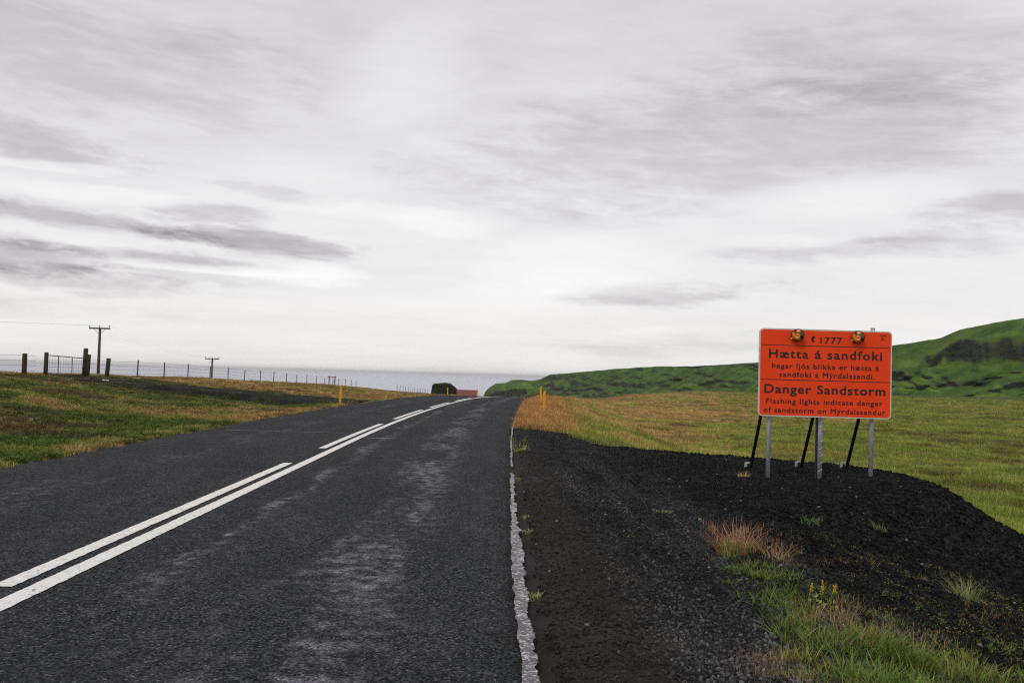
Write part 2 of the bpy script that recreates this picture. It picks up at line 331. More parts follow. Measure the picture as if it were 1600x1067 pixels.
def mat_hill():
    mt, n, b = new_mat('hill_turf_and_rock'); co = n.node('ShaderNodeTexCoord').outputs['Object']
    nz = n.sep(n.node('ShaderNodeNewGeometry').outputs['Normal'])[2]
    a = n.noise(co, 0.012, 6, 0.6); c = n.noise(co, 0.06, 7, 0.65); e = n.noise(n.scalev(co, (1, 1, 3.0)), 0.16, 6, 0.7)
    green = n.mix(n.sstep(c, 0.3, 0.7), (0.048, 0.10, 0.018), (0.115, 0.185, 0.028))
    green = n.mix(n.sstep(a, 0.45, 0.7, 0, 0.6), green, (0.085, 0.100, 0.024))
    face_shade = n.mix(n.sstep(c, 0.35, 0.65), (0.018, 0.045, 0.012), (0.052, 0.092, 0.018)); green = n.mix(n.sstep(n.math('ADD', n.math('SUBTRACT', 1.0, nz), n.math('MULTIPLY', n.math('SUBTRACT', a, 0.5), 0.16)), 0.02, 0.10, 0.0, 0.6), green, face_shade)  # steep face: its shade painted in as a darker green
    rock = n.mix(n.sstep(e, 0.35, 0.65), (0.012, 0.016, 0.014), (0.040, 0.048, 0.030))
    k = n.math('ADD', n.math('SUBTRACT', 1.0, nz), n.math('ADD', n.math('MULTIPLY', n.math('SUBTRACT', c, 0.5), 0.14), n.math('MULTIPLY', n.math('SUBTRACT', e, 0.5), 0.18)))
    n.put(b.inputs['Base Color'], n.mix(n.sstep(k, 0.23, 0.55), green, rock)); b.inputs['Roughness'].default_value = 0.95; b.inputs['Specular IOR Level'].default_value = 0.1
    bump(n, b, n.math('ADD', e, c), 0.6, 1.4)
    return mt
def mat_sea():
    mt, n, b = new_mat('sea_water'); co = n.node('ShaderNodeTexCoord').outputs['Object']
    n.put(b.inputs['Base Color'], n.mix(n.sstep(n.noise(co, 0.0006, 4), 0.35, 0.65), (0.155, 0.18, 0.275), (0.185, 0.21, 0.305)))
    b.inputs['Roughness'].default_value = 0.22; b.inputs['IOR'].default_value = 1.333
    bump(n, b, n.noise(co, 0.05, 5, 0.6), 0.3, 1.0)
    return mt
def mat_plant(name, rough=0.6, trans=0.25):
    """leaf colour comes from the scattered piece's own tint, with blade to blade variation"""
    mt, n, b = new_mat(name)
    at = n.node('ShaderNodeAttribute', attribute_type='INSTANCER', attribute_name='tint')
    ab = n.node('ShaderNodeAttribute', attribute_type='GEOMETRY', attribute_name='blade')
    bl = n.node('ShaderNodeVectorMath', operation='SCALE'); n.l.new(at.outputs['Vector'], bl.inputs[0]); n.put(bl.inputs['Scale'], n.sstep(ab.outputs['Fac'], 0, 1, 0.62, 1.38))
    n.l.new(bl.outputs[0], b.inputs['Base Color']); b.inputs['Roughness'].default_value = rough; b.inputs['Specular IOR Level'].default_value = 0.2
    tl = n.node('ShaderNodeBsdfTranslucent'); n.l.new(bl.outputs[0], tl.inputs[0])
    mx = n.node('ShaderNodeMixShader'); mx.inputs[0].default_value = trans; n.l.new(b.outputs[0], mx.inputs[1]); n.l.new(tl.outputs[0], mx.inputs[2])
    n.l.new(mx.outputs[0], n.n['Material Output'].inputs[0])
    return mt
def mat_stone():
    mt, n, b = new_mat('lava_stone'); at = n.node('ShaderNodeAttribute', attribute_type='INSTANCER', attribute_name='tint')
    n.l.new(at.outputs['Vector'], b.inputs['Base Color']); b.inputs['Roughness'].default_value = 0.75; b.inputs['Specular IOR Level'].default_value = 0.07
    return mt
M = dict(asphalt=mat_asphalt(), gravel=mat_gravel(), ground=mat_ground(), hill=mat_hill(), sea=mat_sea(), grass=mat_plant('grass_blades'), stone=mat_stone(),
         line=mat_paint('white_road_paint', 0.10), edge=mat_paint('worn_white_edge_paint', 0.50, (0.46, 0.44, 0.48)),
         shed=mat_paint('flaked_white_edge_paint', 0.50, (0.55, 0.53, 0.55)),
         orange=plain('orange_sign_sheeting', (0.86, 0.062, 0.009), 0.5, var=0.13, scale=2.2, spec=.18), black=plain('black_lettering', (0.012, 0.010, 0.010), 0.5, var=0.2),
         rim=plain('pale_sign_border', (0.62, 0.56, 0.50), 0.5, var=0.18, scale=6), alu=plain('dull_aluminium_back', (0.30, 0.31, 0.32), 0.5, 0.6),
         galv=plain('galvanised_steel', (0.50, 0.52, 0.56), 0.5, 0.2, var=0.4, scale=14, stretch=(1, 1, .35)), brace=plain('black_painted_steel', (0.016, 0.017, 0.019), 0.55),
         amber=plain('amber_lens', (0.78, 0.22, 0.004), 0.10, var=0.3, scale=24, spec=0.6), amber_dark=plain('amber_reflector_bowl', (0.055, 0.022, 0.006), 0.15, var=.4, spec=.6),
         lamp=plain('black_lamp_housing', (0.014, 0.012, 0.011), 0.4), chrome=plain('pale_lamp_screw', (0.75, 0.72, 0.68), 0.3),
         yellow=plain('yellow_marker_plastic', (0.72, 0.34, 0.004), 0.5, var=0.2), refl=plain('white_reflector', (0.75, 0.75, 0.72), 0.3),
         wood=plain('weathered_post_wood', (0.050, 0.042, 0.022), 0.9, var=0.6, scale=9, stretch=(1, 1, .15), bmp=.5), thin=plain('grey_stake_wood', (0.075, 0.062, 0.052), 0.85, var=.4, stretch=(1, 1, .2)),
         wire=plain('galvanised_wire', (0.20, 0.20, 0.21), 0.5, 0.5), gate=plain('rusty_gate_tube', (0.12, 0.075, 0.055), 0.65, 0.3, var=.5, scale=12), pole=plain('tarred_pole_wood', (0.10, 0.045, 0.026), 0.85, var=.4, stretch=(1, 1, .1)),
         insul=plain('brown_insulator', (0.05, 0.02, 0.012), 0.25), roof=plain('red_roof_sheet', (0.17, 0.042, 0.028), 0.6, var=.15), white=plain('white_house_wall', (0.75, 0.74, 0.70), 0.7, var=.08), glass=plain('dark_window_glass', (0.02, 0.025, 0.03), 0.1),
         headland=plain('dark_basalt', (0.022, 0.030, 0.016), 0.95, var=.7, scale=.35, spec=.1), petal=plain('yellow_petal', (0.55, 0.40, 0.02), 0.7), pink=plain('pink_petal', (0.34, 0.12, 0.20), 0.7), paper=plain('white_stone', (0.55, 0.53, 0.50), 0.8))

# ------------------------------------------------------------------ ground, sea, hills
ys = np.concatenate([np.arange(-60, -6, 3.0), np.arange(-6, 26, 0.22), 26 * 1.0105 ** np.arange(0, 440)])
ts = np.linspace(-1, 1, 321); ts = np.sign(ts) * (0.55 * np.abs(ts) + 0.45 * np.abs(ts) ** 2.4)
XX = ts[None, :] * (14 + 0.95 * np.clip(np.abs(ys), 0, None))[:, None]; YY = np.repeat(ys[:, None], len(ts), 1)
ZZ = height(XX, YY); SS = XX - road_c(YY)
under = sm(SS, S_LEFT - .1, S_LEFT + .35) * (1 - sm(SS - s_right(YY), -.35, .1)); gm = gravel_mask(XX, YY)
trk = 3.6 * ((YY > 49.2) & (YY < 55.2) & (XX < -7) & (XX > -40))
ZZ = ZZ - 0.12 * under - 0.10 * sm(gm, 0.0, 0.35) * (1 - under) - 0.05 * trk
me = np_mesh('ground', np.stack([XX, YY, ZZ], -1).reshape(-1, 3), grid_faces(*XX.shape)); ground = tag(link('ground', me, M['ground']), 'grassy brown and green ground on both sides of the road', kind='structure')

bm = bmesh.new(); bmesh.ops.create_circle(bm, cap_ends=True, segments=96, radius=90000.0); sea = tag(bm_obj('sea', bm, M['sea'], loc=(0, 0, -44)), 'grey blue sea on the horizon', kind='structure')

# long green escarpment: bearing, tan of crest elevation
CR = [(-.007, -.0174), (-.002, -.0122), (.0043, -.0081), (.0139, -.0073), (.0203, -.0040), (.030, -.0036), (.0395, -.0043), (.0491, -.0024), (.0586, .0024), (.0969, .0066), (.1477, .0122), (.1978, .0144),
      (.2622, .0198), (.3304, .0302), (.3875, .0385), (.426, .0460), (.4421, .0537), (.4684, .0597), (.4942, .0643), (.56, .075), (.70, .085), (.95, .07), (1.2, .05)]
def escarpment():
    ph = np.concatenate([np.linspace(-.012, .10, 150), np.linspace(.1005, .56, 560), np.linspace(.562, 1.2, 120)])
    tt = np.concatenate([np.linspace(0, 1, 84), np.linspace(1.03, 2.2, 14)])
    te = np.interp(ph, *zip(*CR)); te = te + 0.0006 * fbm(ph * 90, ph * 0, 71, 4) * sm(ph, .0, .05) - .02 * (1 - sm(ph, -.012, -.006))
    Df = np.interp(ph, [-.01, .05, .15, .26, .39, .5, .9, 1.2], [1500, 1350, 950, 700, 560, 500, 480, 480])
    Dc = Df + np.interp(ph, [-.01, .05, .15, .26, .39, .5, 1.2], [90, 120, 130, 115, 100, 110, 130])
    zf = np.interp(ph, [-.01, .03, .10, .2, .3, .5, 1.2], [-45, -42, -24, -14, -10, -8, -8]); zc = 1.6 + Dc * te
    P, T = np.meshgrid(ph, tt, indexing='xy'); i = np.arange(len(ph))
    arc = np.cumsum(np.concatenate([[0], np.diff(ph) * Df[1:]]))[None, :] + 0 * T
    Tc = np.clip(T, 0, 1)
    # gullies and ribs run down the face; a broken band of crags under the crest
    g = fbm(arc / 62 + .45 * T, T * 1.0, 51, 5, .5); rid = 1 - np.abs(fbm(arc / 34 - .5 * T, T * 1.6, 61, 4, .55)) * 2.4
    env = np.sin(np.pi * np.clip(Tc, 0, 1)) ** 0.7
    crag = sm(T + .35 * fbm(arc / 40, T * .5, 81, 3), .60, .66); crag_amt = np.maximum(sm(fbm(arc / 130, T * 0, 91, 2), -.12, .15), sm(P, .40, .44) * (1 - sm(P, .6, .7)))
    prof = Tc ** 1.25 * (1 - .42 * crag_amt) + .42 * crag_amt * (0.45 * Tc ** 1.5 + .55 * crag)
    prof = np.where(T >= 1, 1.0, np.clip(prof + .10 * env * g, 0, 1.0))
    rad = Df[None] + (Dc - Df)[None] * T + env * (30 * g + 14 * (rid - .6)) + 3 * env * fbm(arc / 9, T * 9, 95, 4)
    hgt = (zc - zf)[None]; z = zf[None] + hgt * prof + 0.025 * hgt * env * fbm(arc / 12, T * 8, 97, 4)
    z = np.where(T > 1, z - (T - 1) * 26, z); z = np.minimum(z, 1.6 + (zc - 1.6)[None] / Dc[None] * rad + np.where(T > .92, 0, 1) * 0)
    V = np.stack([rad * np.sin(P), rad * np.cos(P), z], -1).reshape(-1, 3)
    return np_mesh('hillside', V, grid_faces(len(tt), len(ph)))
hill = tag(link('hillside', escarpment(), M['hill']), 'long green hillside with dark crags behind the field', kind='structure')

def rock_head():
    bm = bmesh.new(); n = 96; rings = []
    for k, (rr, zz) in enumerate([(1.06, 0.0), (1.02, .35), (1.0, .6), (.985, .75), (.97, .86), (.955, .93), (.93, .975), (.88, .995), (.6, 1.0), (.3, 1.0)]):
        ring = []
        for j in range(n):
            a = 2 * math.pi * j / n; ca, sa = math.cos(a), math.sin(a); q = (abs(ca) ** 3.2 + abs(sa) ** 3.2) ** (-1 / 3.2)
            wob = 1 + .07 * float(fbm(ca * 2.5 + 5, sa * 2.5 + k * .25, 5, 4)) + .05 * float(fbm(ca * 8 + 5, sa * 8 + k * .9, 6, 3))
            x = 11.6 * rr * ca * q * wob; y = 20 * rr * sa * q * wob
            top = 33.2 - max(0.0, x - 4.5) * .62 - max(0.0, -4.0 - x) * .20 + 1.1 * float(fbm(x * .22 + 3, y * .15, 9, 4))
            ring.append(bm.verts.new((x + max(0, x - 4) * .10 * (1 - zz) * 4, y, top * zz)))
        rings.append(ring)
    for A, B in zip(rings, rings[1:]):
        for j in range(n): bm.faces.new((A[j], A[(j + 1) % n], B[(j + 1) % n], B[j]))
    bm.faces.new(rings[-1]); bmesh.ops.recalc_face_normals(bm, faces=bm.faces)
    return bm
tag(bm_obj('rock_headland', rock_head(), M['headland'], loc=(-42.5, 900, -40)), 'dark flat topped rock headland standing against the sea', kind='structure')

# ------------------------------------------------------------------ road and its paint
ry = np.concatenate([np.arange(-12, 0, 1.0), np.arange(0, 45, 0.11), np.arange(45, 140, 0.6), np.arange(140, 420, 5.0)])
us = np.linspace(0, 1, 25)
def strip(s0, s1, yy, uu, dz, jit0=0, jit1=0, seed=0, jscale=.35):
    a = s0 + jit0 * fbm(yy / jscale, yy * 0 + 3.3, seed, 4, .6); b = s1 + jit1 * fbm(yy / jscale, yy * 0 + 8.7, seed + 20, 4, .6)
    S = a[:, None] + (b - a)[:, None] * uu[None]; Yg = np.repeat(yy[:, None], len(uu), 1); Z = road_z(Yg) + dz
    return S, np.stack([S + road_c(Yg), Yg, Z], -1), Yg
S, V, Yg = strip(S_LEFT, s_right(ry), ry, us, 0.012, .16, .14, 100)
V[:, 0, 2] -= .10; V[:, -1, 2] -= .08
me = np_mesh('road', V.reshape(-1, 3), grid_faces(len(ry), len(us))); set_uv(me, np.stack([S, Yg], -1).reshape(-1, 2))
road = tag(link('road', me, M['asphalt']), 'dark chip sealed road with white centre lines running over a rise', kind='structure')
def paint(name, s0, s1, y0, y1, mat, j0=.006, j1=.006, seed=0, step=.05, dz=.018, js=.05, skew=0.0, edge=False):
    n = max(4, int((y1 - y0) / (step if y0 < 45 else .4))); yy = np.linspace(y0, y1, n); uu = np.linspace(0, 1, 4)
    e0 = s_right(yy) - 3.46 if edge else 0.0; S, V, Yg = strip(s0 + e0, s1 + e0, yy, uu, dz, j0, j1, seed, js); V[..., 1] += skew * (uu[None] - .5)
    return link(name, np_mesh(name, V.reshape(-1, 3), grid_faces(n, 4)), mat, road)
paint('solid_line', -.075, .085, -10, 120, M['line'], .01, .01, 7, .06)
for k, (a, b_) in enumerate([(-5.9, 3.9), (7.15, 17.05), (20.45, 30.7), (34.1, 43.4), (46.8, 55.6), (59.2, 68.5), (72, 81), (84.5, 93.5)]):
    paint('dash_line', -.335, -.185, a, b_, M['line'], .01, .01, 30 + k)
paint('edge_line', 3.385, 3.475, -8, 10.6, M['edge'], .018, .045, 60, .012, .020, .22, edge=True)
paint('edge_line', 3.395, 3.450, 10.6, 16.3, M['shed'], .03, .045, 63, .012, .020, .2, edge=True)
paint('edge_line', 3.405, 3.440, 17.4, 95, M['shed'], .03, .03, 61, .04, .020, .4, edge=True)
for (a, b_, y, wv) in [(2.2, 3.3, 32.5, .05), (-3.6, -.5, 25.6, .05), (-.0, .9, 24.0, .10)]:
    nn = 30; xs_ = np.linspace(a, b_, nn); yy0 = y + .1 * fbm(xs_ / .5, xs_ * 0, 5, 3); Vv = np.stack([np.stack([xs_ + road_c(y), yy0, 0 * xs_ + road_z(y) + .019], -1), np.stack([xs_ + road_c(y), yy0 + wv * (1 + 1.2 * fbm(xs_ / .1, xs_ * 0, 9, 3)), 0 * xs_ + road_z(y) + .019], -1)])
    link('paint_scuff', np_mesh('paint_scuff', Vv.reshape(-1, 3), grid_faces(2, nn)), M['edge'], road)

# ------------------------------------------------------------------ black gravel lay-by and the access track
gy = np.concatenate([np.arange(-6, 3, .25), np.arange(3, 14, .055), np.arange(14, 34.5, .085)]); gx = np.concatenate([np.arange(.1, 3.2, .06), np.arange(3.2, 11.5, .075)])
GX, GY = np.meshgrid(gx, gy); GZ = height(GX, GY); GM = gravel_mask(GX, GY)
GZ = GZ + .008 + .012 * fbm(GX / .13, GY / .13, 55, 3) * sm(GX, .45, 1.0) - .12 * sm(-GM, -.1, .12) - .05 * (1 - sm(GX - road_c(GY) - s_right(GY), -.02, .18))
Fg = grid_faces(*GX.shape); keep = (GM.ravel()[Fg] > -.12).any(1)
Fg = Fg[keep]; used, inv = np.unique(Fg, return_inverse=True); Vg = np.stack([GX, GY, GZ], -1).reshape(-1, 3)[used]
tag(link('gravel_shoulder', np_mesh('gravel_shoulder', Vg, inv.reshape(Fg.shape)), M['gravel']), 'black lava gravel pull off beside the road under the sign', kind='structure')

tx = np.arange(-40, -6.6, .25); tu = np.concatenate([np.linspace(-1.75, -1, 12), np.linspace(-.9, 1, 16)]); TX, TU = np.meshgrid(tx, tu)
TY = TRACK_Y + TU * 2.25 + .25 * fbm(TX / 1.2, TU * 0 + np.sign(TU), 77, 3) * np.minimum(np.abs(TU), 1)
TZ = height(TX, TY) + .03 + .05 * fbm(TX / .5, TY / .5, 78, 3); TZ[0] -= .12; TZ[-1] -= .2
tag(link('access_track', np_mesh('access_track', np.stack([TX, TY, TZ], -1).reshape(-1, 3), grid_faces(*TX.shape)), M['gravel']), 'dark gravel access track leading from the road to the gate', kind='structure')

# ------------------------------------------------------------------ warning sign
SX, SY, SZ = 5.655, 16.80, 2.53            # middle of the top edge of the panel
PW, PH = 2.27, 1.49
sign = tag(empty('warning_sign', (SX, SY, 0.0)), 'big orange sandstorm warning sign with black lettering on three grey posts', 'road sign')
def rrect(x0, x1, z0, z1, r, seg=7):
    pts = []
    for cx, cz, a0 in ((x1 - r, z1 - r, 0), (x0 + r, z1 - r, 90), (x0 + r, z0 + r, 180), (x1 - r, z0 + r, 270)):
        pts += [(cx + r * math.cos(R(a0 + 90 * k / seg)), cz + r * math.sin(R(a0 + 90 * k / seg))) for k in range(seg + 1)]
    return pts
def slab(pts, y0, y1):
    bm = bmesh.new(); A = [bm.verts.new((x, y0, z)) for x, z in pts]; B = [bm.verts.new((x, y1, z)) for x, z in pts]
    bm.faces.new(A); bm.faces.new(B[::-1])
    for i in range(len(pts)): bm.faces.new((A[i], B[i], B[(i + 1) % len(pts)], A[(i + 1) % len(pts)]))
    bmesh.ops.recalc_face_normals(bm, faces=bm.faces); return bm
panel = bm_obj('panel', slab(rrect(-PW / 2, PW / 2, SZ - PH, SZ, .075), 0.0, .035), M['rim'], sign); panel['label'] = 'pale rimmed sign board with rounded corners'
bm = slab(rrect(-PW / 2 + .022, PW / 2 - .022, SZ - PH + .022, SZ - .022, .058), -.003, .004)
bm_obj('orange_face', bm, M['orange'], panel)
bm = slab(rrect(-PW / 2 + .01, PW / 2 - .01, SZ - PH + .01, SZ - .01, .07), .0345, .038); bm_obj('back_sheet', bm, M['alu'], panel)
for z in (.25, .75, 1.25):
    bm = bmesh.new(); add_box(bm, (0, .052, SZ - z), (PW - .12, .03, .05)); bm_obj('rail', bm, M['alu'], panel)
for v in (.190, .582):
    bm = bmesh.new(); add_box(bm, (0, -.0042, SZ - v * PH), (PW - .065, .003, .011)); bm_obj('divider', bm, M['black'], panel)
def text_mesh(txt, width, cap, spacing=1.08, bold=.020):
    cu = bpy.data.curves.new('t', 'FONT'); cu.body = txt; cu.size = 1.0; cu.space_character = spacing; cu.bevel_depth = bold; cu.bevel_resolution = 0; cu.resolution_u = 3; cu.extrude = .002; cu.space_word = 1.05
    o = bpy.data.objects.new('t', cu); col.objects.link(o); dg = bpy.context.evaluated_depsgraph_get(); me = bpy.data.meshes.new_from_object(o.evaluated_get(dg))
    bpy.data.objects.remove(o); n = len(me.vertices); co = np.empty(n * 3, np.float32); me.vertices.foreach_get('co', co); co = co.reshape(-1, 3)
    x0, x1 = co[:, 0].min(), co[:, 0].max(); k = cap / .73
    par = list(range(n))
    def find(i):
        while par[i] != i: par[i] = par[par[i]]; i = par[i]
        return i
    for e in me.edges: par[find(e.vertices[0])] = find(e.vertices[1])
    root = np.array([find(i) for i in range(n)]); spans = sorted((co[root == r_, 0].min(), co[root == r_, 0].max(), r_) for r_ in set(root.tolist()))
    words = [[spans[0][2]]]; end = spans[0][1]
    for a0, a1, r_ in spans[1:]:
        if a0 - end > .17: words.append([])
        words[-1].append(r_); end = max(end, a1)
    faces = [tuple(p.vertices) for p in me.polygons]; bpy.data.meshes.remove(me)
    out = np.stack([(co[:, 0] - (x0 + x1) / 2) * (width / (x1 - x0)), -co[:, 2] * .04, co[:, 1] * k], -1); res = []
    for wd in words:
        ids = np.nonzero(np.isin(root, wd))[0]; mp = {int(i): j for j, i in enumerate(ids)}; w2 = bpy.data.meshes.new('lettering')
        w2.from_pydata([tuple(map(float, out[i])) for i in ids], [], [tuple(mp[v] for v in f) for f in faces if f[0] in mp]); res.append(w2)
    return res
def line(txt, ua, ub, vbase, cap, **kw):
    for me in text_mesh(txt, (ub - ua) * PW, cap, **kw):
        link('lettering', me, M['black'], panel, (((ua + ub) / 2 - .5) * PW, -.0052, SZ - vbase * PH))
line('1777', .457, .622, .157, .112, spacing=1.12)
line('Hætta á sandfoki', .073, .925, .333, .152, spacing=1.16, bold=.021)
line('Þegar ljós blikka er hætta á', .096, .902, .452, .090, spacing=1.16)
line('sandfoki á Mýrdalssandi.', .152, .872, .549, .090, spacing=1.16)
line('Danger Sandstorm', .043, .954, .733, .152, spacing=1.12, bold=.023)
line('Flashing lights indicate danger', .058, .934, .852, .088, spacing=1.16)
line('of sandstorm on Mýrdalssandur', .040, .956, .953, .088, spacing=1.16)
def flat(name, pts, cx, cz, parent=panel, y=-.0055):
    bm = bmesh.new(); A = [bm.verts.new((x, 0, z)) for x, z in pts]; f = bm.faces.new(A); bmesh.ops.triangulate(bm, faces=[f])
    ex = bmesh.ops.extrude_face_region(bm, geom=list(bm.faces)); bmesh.ops.translate(bm, vec=(0, .0015, 0), verts=[g for g in ex['geom'] if isinstance(g, bmesh.types.BMVert)])
    bmesh.ops.recalc_face_normals(bm, faces=bm.faces); return bm_obj(name, bm, M['black'], parent, loc=(cx, y, cz))
# telephone handset: a bowed bar with two ear pieces
arc = [(-.042 * math.cos(R(a)) + .01, .052 * math.sin(R(a))) for a in range(-62, 63, 12)]; inn = [(-.020 * math.cos(R(a)) + .012, .038 * math.sin(R(a))) for a in range(58, -59, -12)]
flat('phone_mark', arc + [(.016, .056), (.036, .050), (.034, .026), (.016, .022)] + inn + [(.012, -.022), (.028, -.028), (.028, -.050), (.008, -.056)], (.403 - .5) * PW, SZ - .112 * PH)
# small dark emblem in the upper right corner: a broad wing shape over a hooked mark and a line of tiny print
ex_, ez_ = (.931 - .5) * PW, SZ - .070 * PH
flat('emblem', [(-.060, .040), (-.045, .032), (-.028, .012), (-.008, .014), (.020, .022), (.045, .026), (.060, .044), (.030, .040), (.008, .036), (-.012, .030), (-.030, .026), (-.044, .040)], ex_, ez_)
flat('emblem', [(-.034, .006), (-.020, -.012), (.000, -.016), (.016, -.002), (.004, -.026), (-.016, -.030), (-.034, -.014)], ex_, ez_)
flat('emblem', [(-.055, -.044), (.055, -.044), (.055, -.052), (-.055, -.052)], ex_, ez_)
# posts, braces
def gz(x, y): return float(height(np.array([x]), np.array([y]))[0])
for px, top in ((4.735, SZ - .12), (5.615, SZ - .10), (6.495, SZ + .045)):
    g0 = gz(px, SY); bm = bmesh.new(); add_tube(bm, [(px - SX, .105, g0 - .25), (px - SX, .105, top)], .037, 14); p = bm_obj('post', bm, M['galv'], sign, True)
    bm = bmesh.new(); add_tube(bm, [(px - SX, .105, top - .002), (px - SX, .105, top + .012)], .040, 14); bm_obj('post_cap', bm, M['galv'], p)
    for z in (.25, 1.25):
        bm = bmesh.new(); add_tube(bm, [(px - SX, .105, SZ - z - .02), (px - SX, .105, SZ - z + .02)], .045, 14); bm_obj('clamp', bm, M['galv'], p)
    if abs(px - 5.615) < .01:
        pts = [(px - SX + .042 * math.cos(a * .5), .105 + .040 * math.sin(a * .5), g0 + .05 + a * .0098) for a in np.arange(0, 104, .5)]
        bm = bmesh.new(); add_tube(bm, pts, .0035, 5); bm_obj('cable', bm, M['galv'], p)
        bm = bmesh.new(); add_tube(bm, [(px - SX - .052, .125, g0 - .1), (px - SX - .052, .125, SZ - .3)], .019, 8); bm_obj('conduit', bm, M['brace'], p)
for bx, fy in ((4.86, 18.58), (5.80, 18.55), (6.60, 18.40)):
    g0 = gz(bx, fy); bm = bmesh.new(); add_tube(bm, [(bx - SX + .02, fy - SY + .06, g0 - .08), (bx - SX - .07, .09, 2.15)], .031, 12); p = bm_obj('brace', bm, M['brace'], sign, True)
    bm = bmesh.new(); add_box(bm, (bx - SX - .06, fy - SY + .05, g0 + .04), (.04, .04, .12)); add_box(bm, (bx - SX - .01, fy - SY + .05, g0 + .10), (.10, .03, .03)); bm_obj('anchor', bm, M['galv'], p)
# amber flashing lights
for u, v in ((.289, .070), (.742, .073)):
    cx, cz = (u - .5) * PW, SZ - v * PH
    la = empty('warning_lamp'); la.parent = sign; la.location = (cx, -.012, cz); la.rotation_euler = (R(3), 0, R(-22)); la.scale = (1.08,) * 3
    RX = Matrix.Rotation(R(90), 4, 'X')
    bm = bmesh.new(); add_lathe(bm, [(0, -.02), (.06, -.02), (.094, .03), (.100, .05), (.100, .075), (.090, .078), (.088, .06), (0, .06)], 32, RX); bm_obj('housing', bm, M['lamp'], la, True)
    bm = bmesh.new(); add_lathe(bm, [(.090, .074), (.080, .095), (.058, .110), (.040, .114), (.034, .104), (.020, .104), (.012, .116), (0, .118)], 32, RX); bm_obj('lens', bm, M['amber'], la, True)
    for a0, a1 in ((-48, 58), (100, 140)):
        bm = bmesh.new(); aa = [R(a0 + (a1 - a0) * k / 8) for k in range(9)]; rg = [[bm.verts.new((rr * math.cos(a), -yy, rr * math.sin(a))) for a in aa] for rr, yy in ((.089, .081), (.080, .0975), (.058, .1130), (.043, .1165))]
        for A_, B_ in zip(rg, rg[1:]):
            for k in range(8): bm.faces.new((A_[k], A_[k + 1], B_[k + 1], B_[k]))
        bm_obj('lens_shade', bm, M['amber_dark'], la, True)
    bm = bmesh.new(); bmesh.ops.create_uvsphere(bm, u_segments=10, v_segments=6, radius=.011); bm_obj('screw', bm, M['chrome'], la, True, loc=(-.088, -.086, -.055))

# ------------------------------------------------------------------ yellow marker stakes
def stake(x, y, hgt, label, lean=0.0, zoff=0.0):
    g0 = gz(x, y) + zoff; t = tag(empty('marker_stake', (x, y, g0)), label, 'marker post', 'yellow marker stakes along the road'); t.rotation_euler = (0, lean, R(8))
    bm = bmesh.new(); prof = [(-.055, -.02), (.055, -.02), (.06, .02), (.02, .035), (-.02, .035), (-.06, .02)]
    A = [bm.verts.new((a, b, -.2)) for a, b in prof]; B = [bm.verts.new((a, b, hgt - .06 + a * .9)) for a, b in prof]
    bm.faces.new(A[::-1]); bm.faces.new(B)
    for i in range(6): bm.faces.new((A[i], A[(i + 1) % 6], B[(i + 1) % 6], B[i]))
    bmesh.ops.recalc_face_normals(bm, faces=bm.faces); bm_obj('stake', bm, M['yellow'], t)
    bm = bmesh.new(); add_box(bm, (0, -.022, hgt - .20), (.06, .006, .13)); bm_obj('reflector', bm, M['yellow'], t)
    return t
stake(-7.55, 50.0, 1.0, 'yellow marker stake at the left road edge where the gravel track joins', R(2))
stake(2.33, 44.0, 1.03, 'yellow marker stake in rusty grass, nearest on the right of the road', R(1))
stake(2.92, 58.0, 1.05, 'yellow marker stake just behind the nearest right hand one', R(-4))
stake(-4.57, 104.0, 1.02, 'yellow marker stake in front of the dark rock headland')
stake(-1.62, 114.0, 1.05, 'small yellow marker stake beside the red roof, furthest along the road')

# ------------------------------------------------------------------ wire fence with gate
FX = -22.5
fence = tag(empty('wire_fence', (FX, 48.4, gz(FX, 48.4))), 'long wire fence of thin stakes and thick posts along the left field', 'fence'); fo = Vector(fence.location)
rnd = random.Random(5)
def wpost(x, y, hgt, r, mat, lx=0.0, ly=0.0, name='post', seg=12, top=True):
    g0 = gz(x, y); b = Vector((x, y, g0 - .3)) - fo; tp = Vector((x + lx, y + ly, g0 + hgt)) - fo
    bm = bmesh.new(); add_tube(bm, [b, b.lerp(tp, .5), tp - (tp - b).normalized() * .03, tp], [r * 1.03, r, r * .98, r * .82], seg); return bm_obj(name, bm, mat, fence, seg > 8)
tops = []
for (y, hgt, r, lx) in ((48.4, 1.06, .115, .0), (50.7, 1.22, .105, .01), (55.45, 1.56, .125, .05), (55.95, 1.25, .085, .06), (58.65, 1.15, .125, .10)):
    wpost(FX, y, hgt, r, M['wood'], lx); tops.append(y)
stakes = [42.0, 36.5, 63.57, 68.87, 74.4, 79.9, 85.5, 91.2, 97.4, 103.4, 109.6, 115.7, 122.0, 128.3, 134.5, 141, 147.4, 154, 160, 166] + [238 + 8.0 * k for k in range(15)]
for k, y in enumerate(stakes):
    wpost(FX + rnd.uniform(-.05, .05), y, 1.1 + rnd.uniform(-.06, .06) + (.25 if y > 200 else 0), .04 if y < 200 else .06, M['thin'], rnd.uniform(-.02, .05), rnd.uniform(-.03, .03), seg=6)
run = sorted([36.5, 42, 48.4, 50.7]); run2 = sorted([55.95, 58.65] + [s_ for s_ in stakes if 60 < s_ < 170])
for seg_ in (run, run2):
    for hh in (.25, .5, .75, .98):
        pts = []
        for a, b_ in zip(seg_, seg_[1:]):
            for t_ in (0, .5): 
                y = a + (b_ - a) * t_; pts.append(Vector((FX, y, gz(FX, a) * (1 - t_) + gz(FX, b_) * t_ + hh - (.02 if t_ else 0))) - fo)
        bm = bmesh.new(); add_tube(bm, pts, .006, 4); bm_obj('wire', bm, M['wire'], fence)
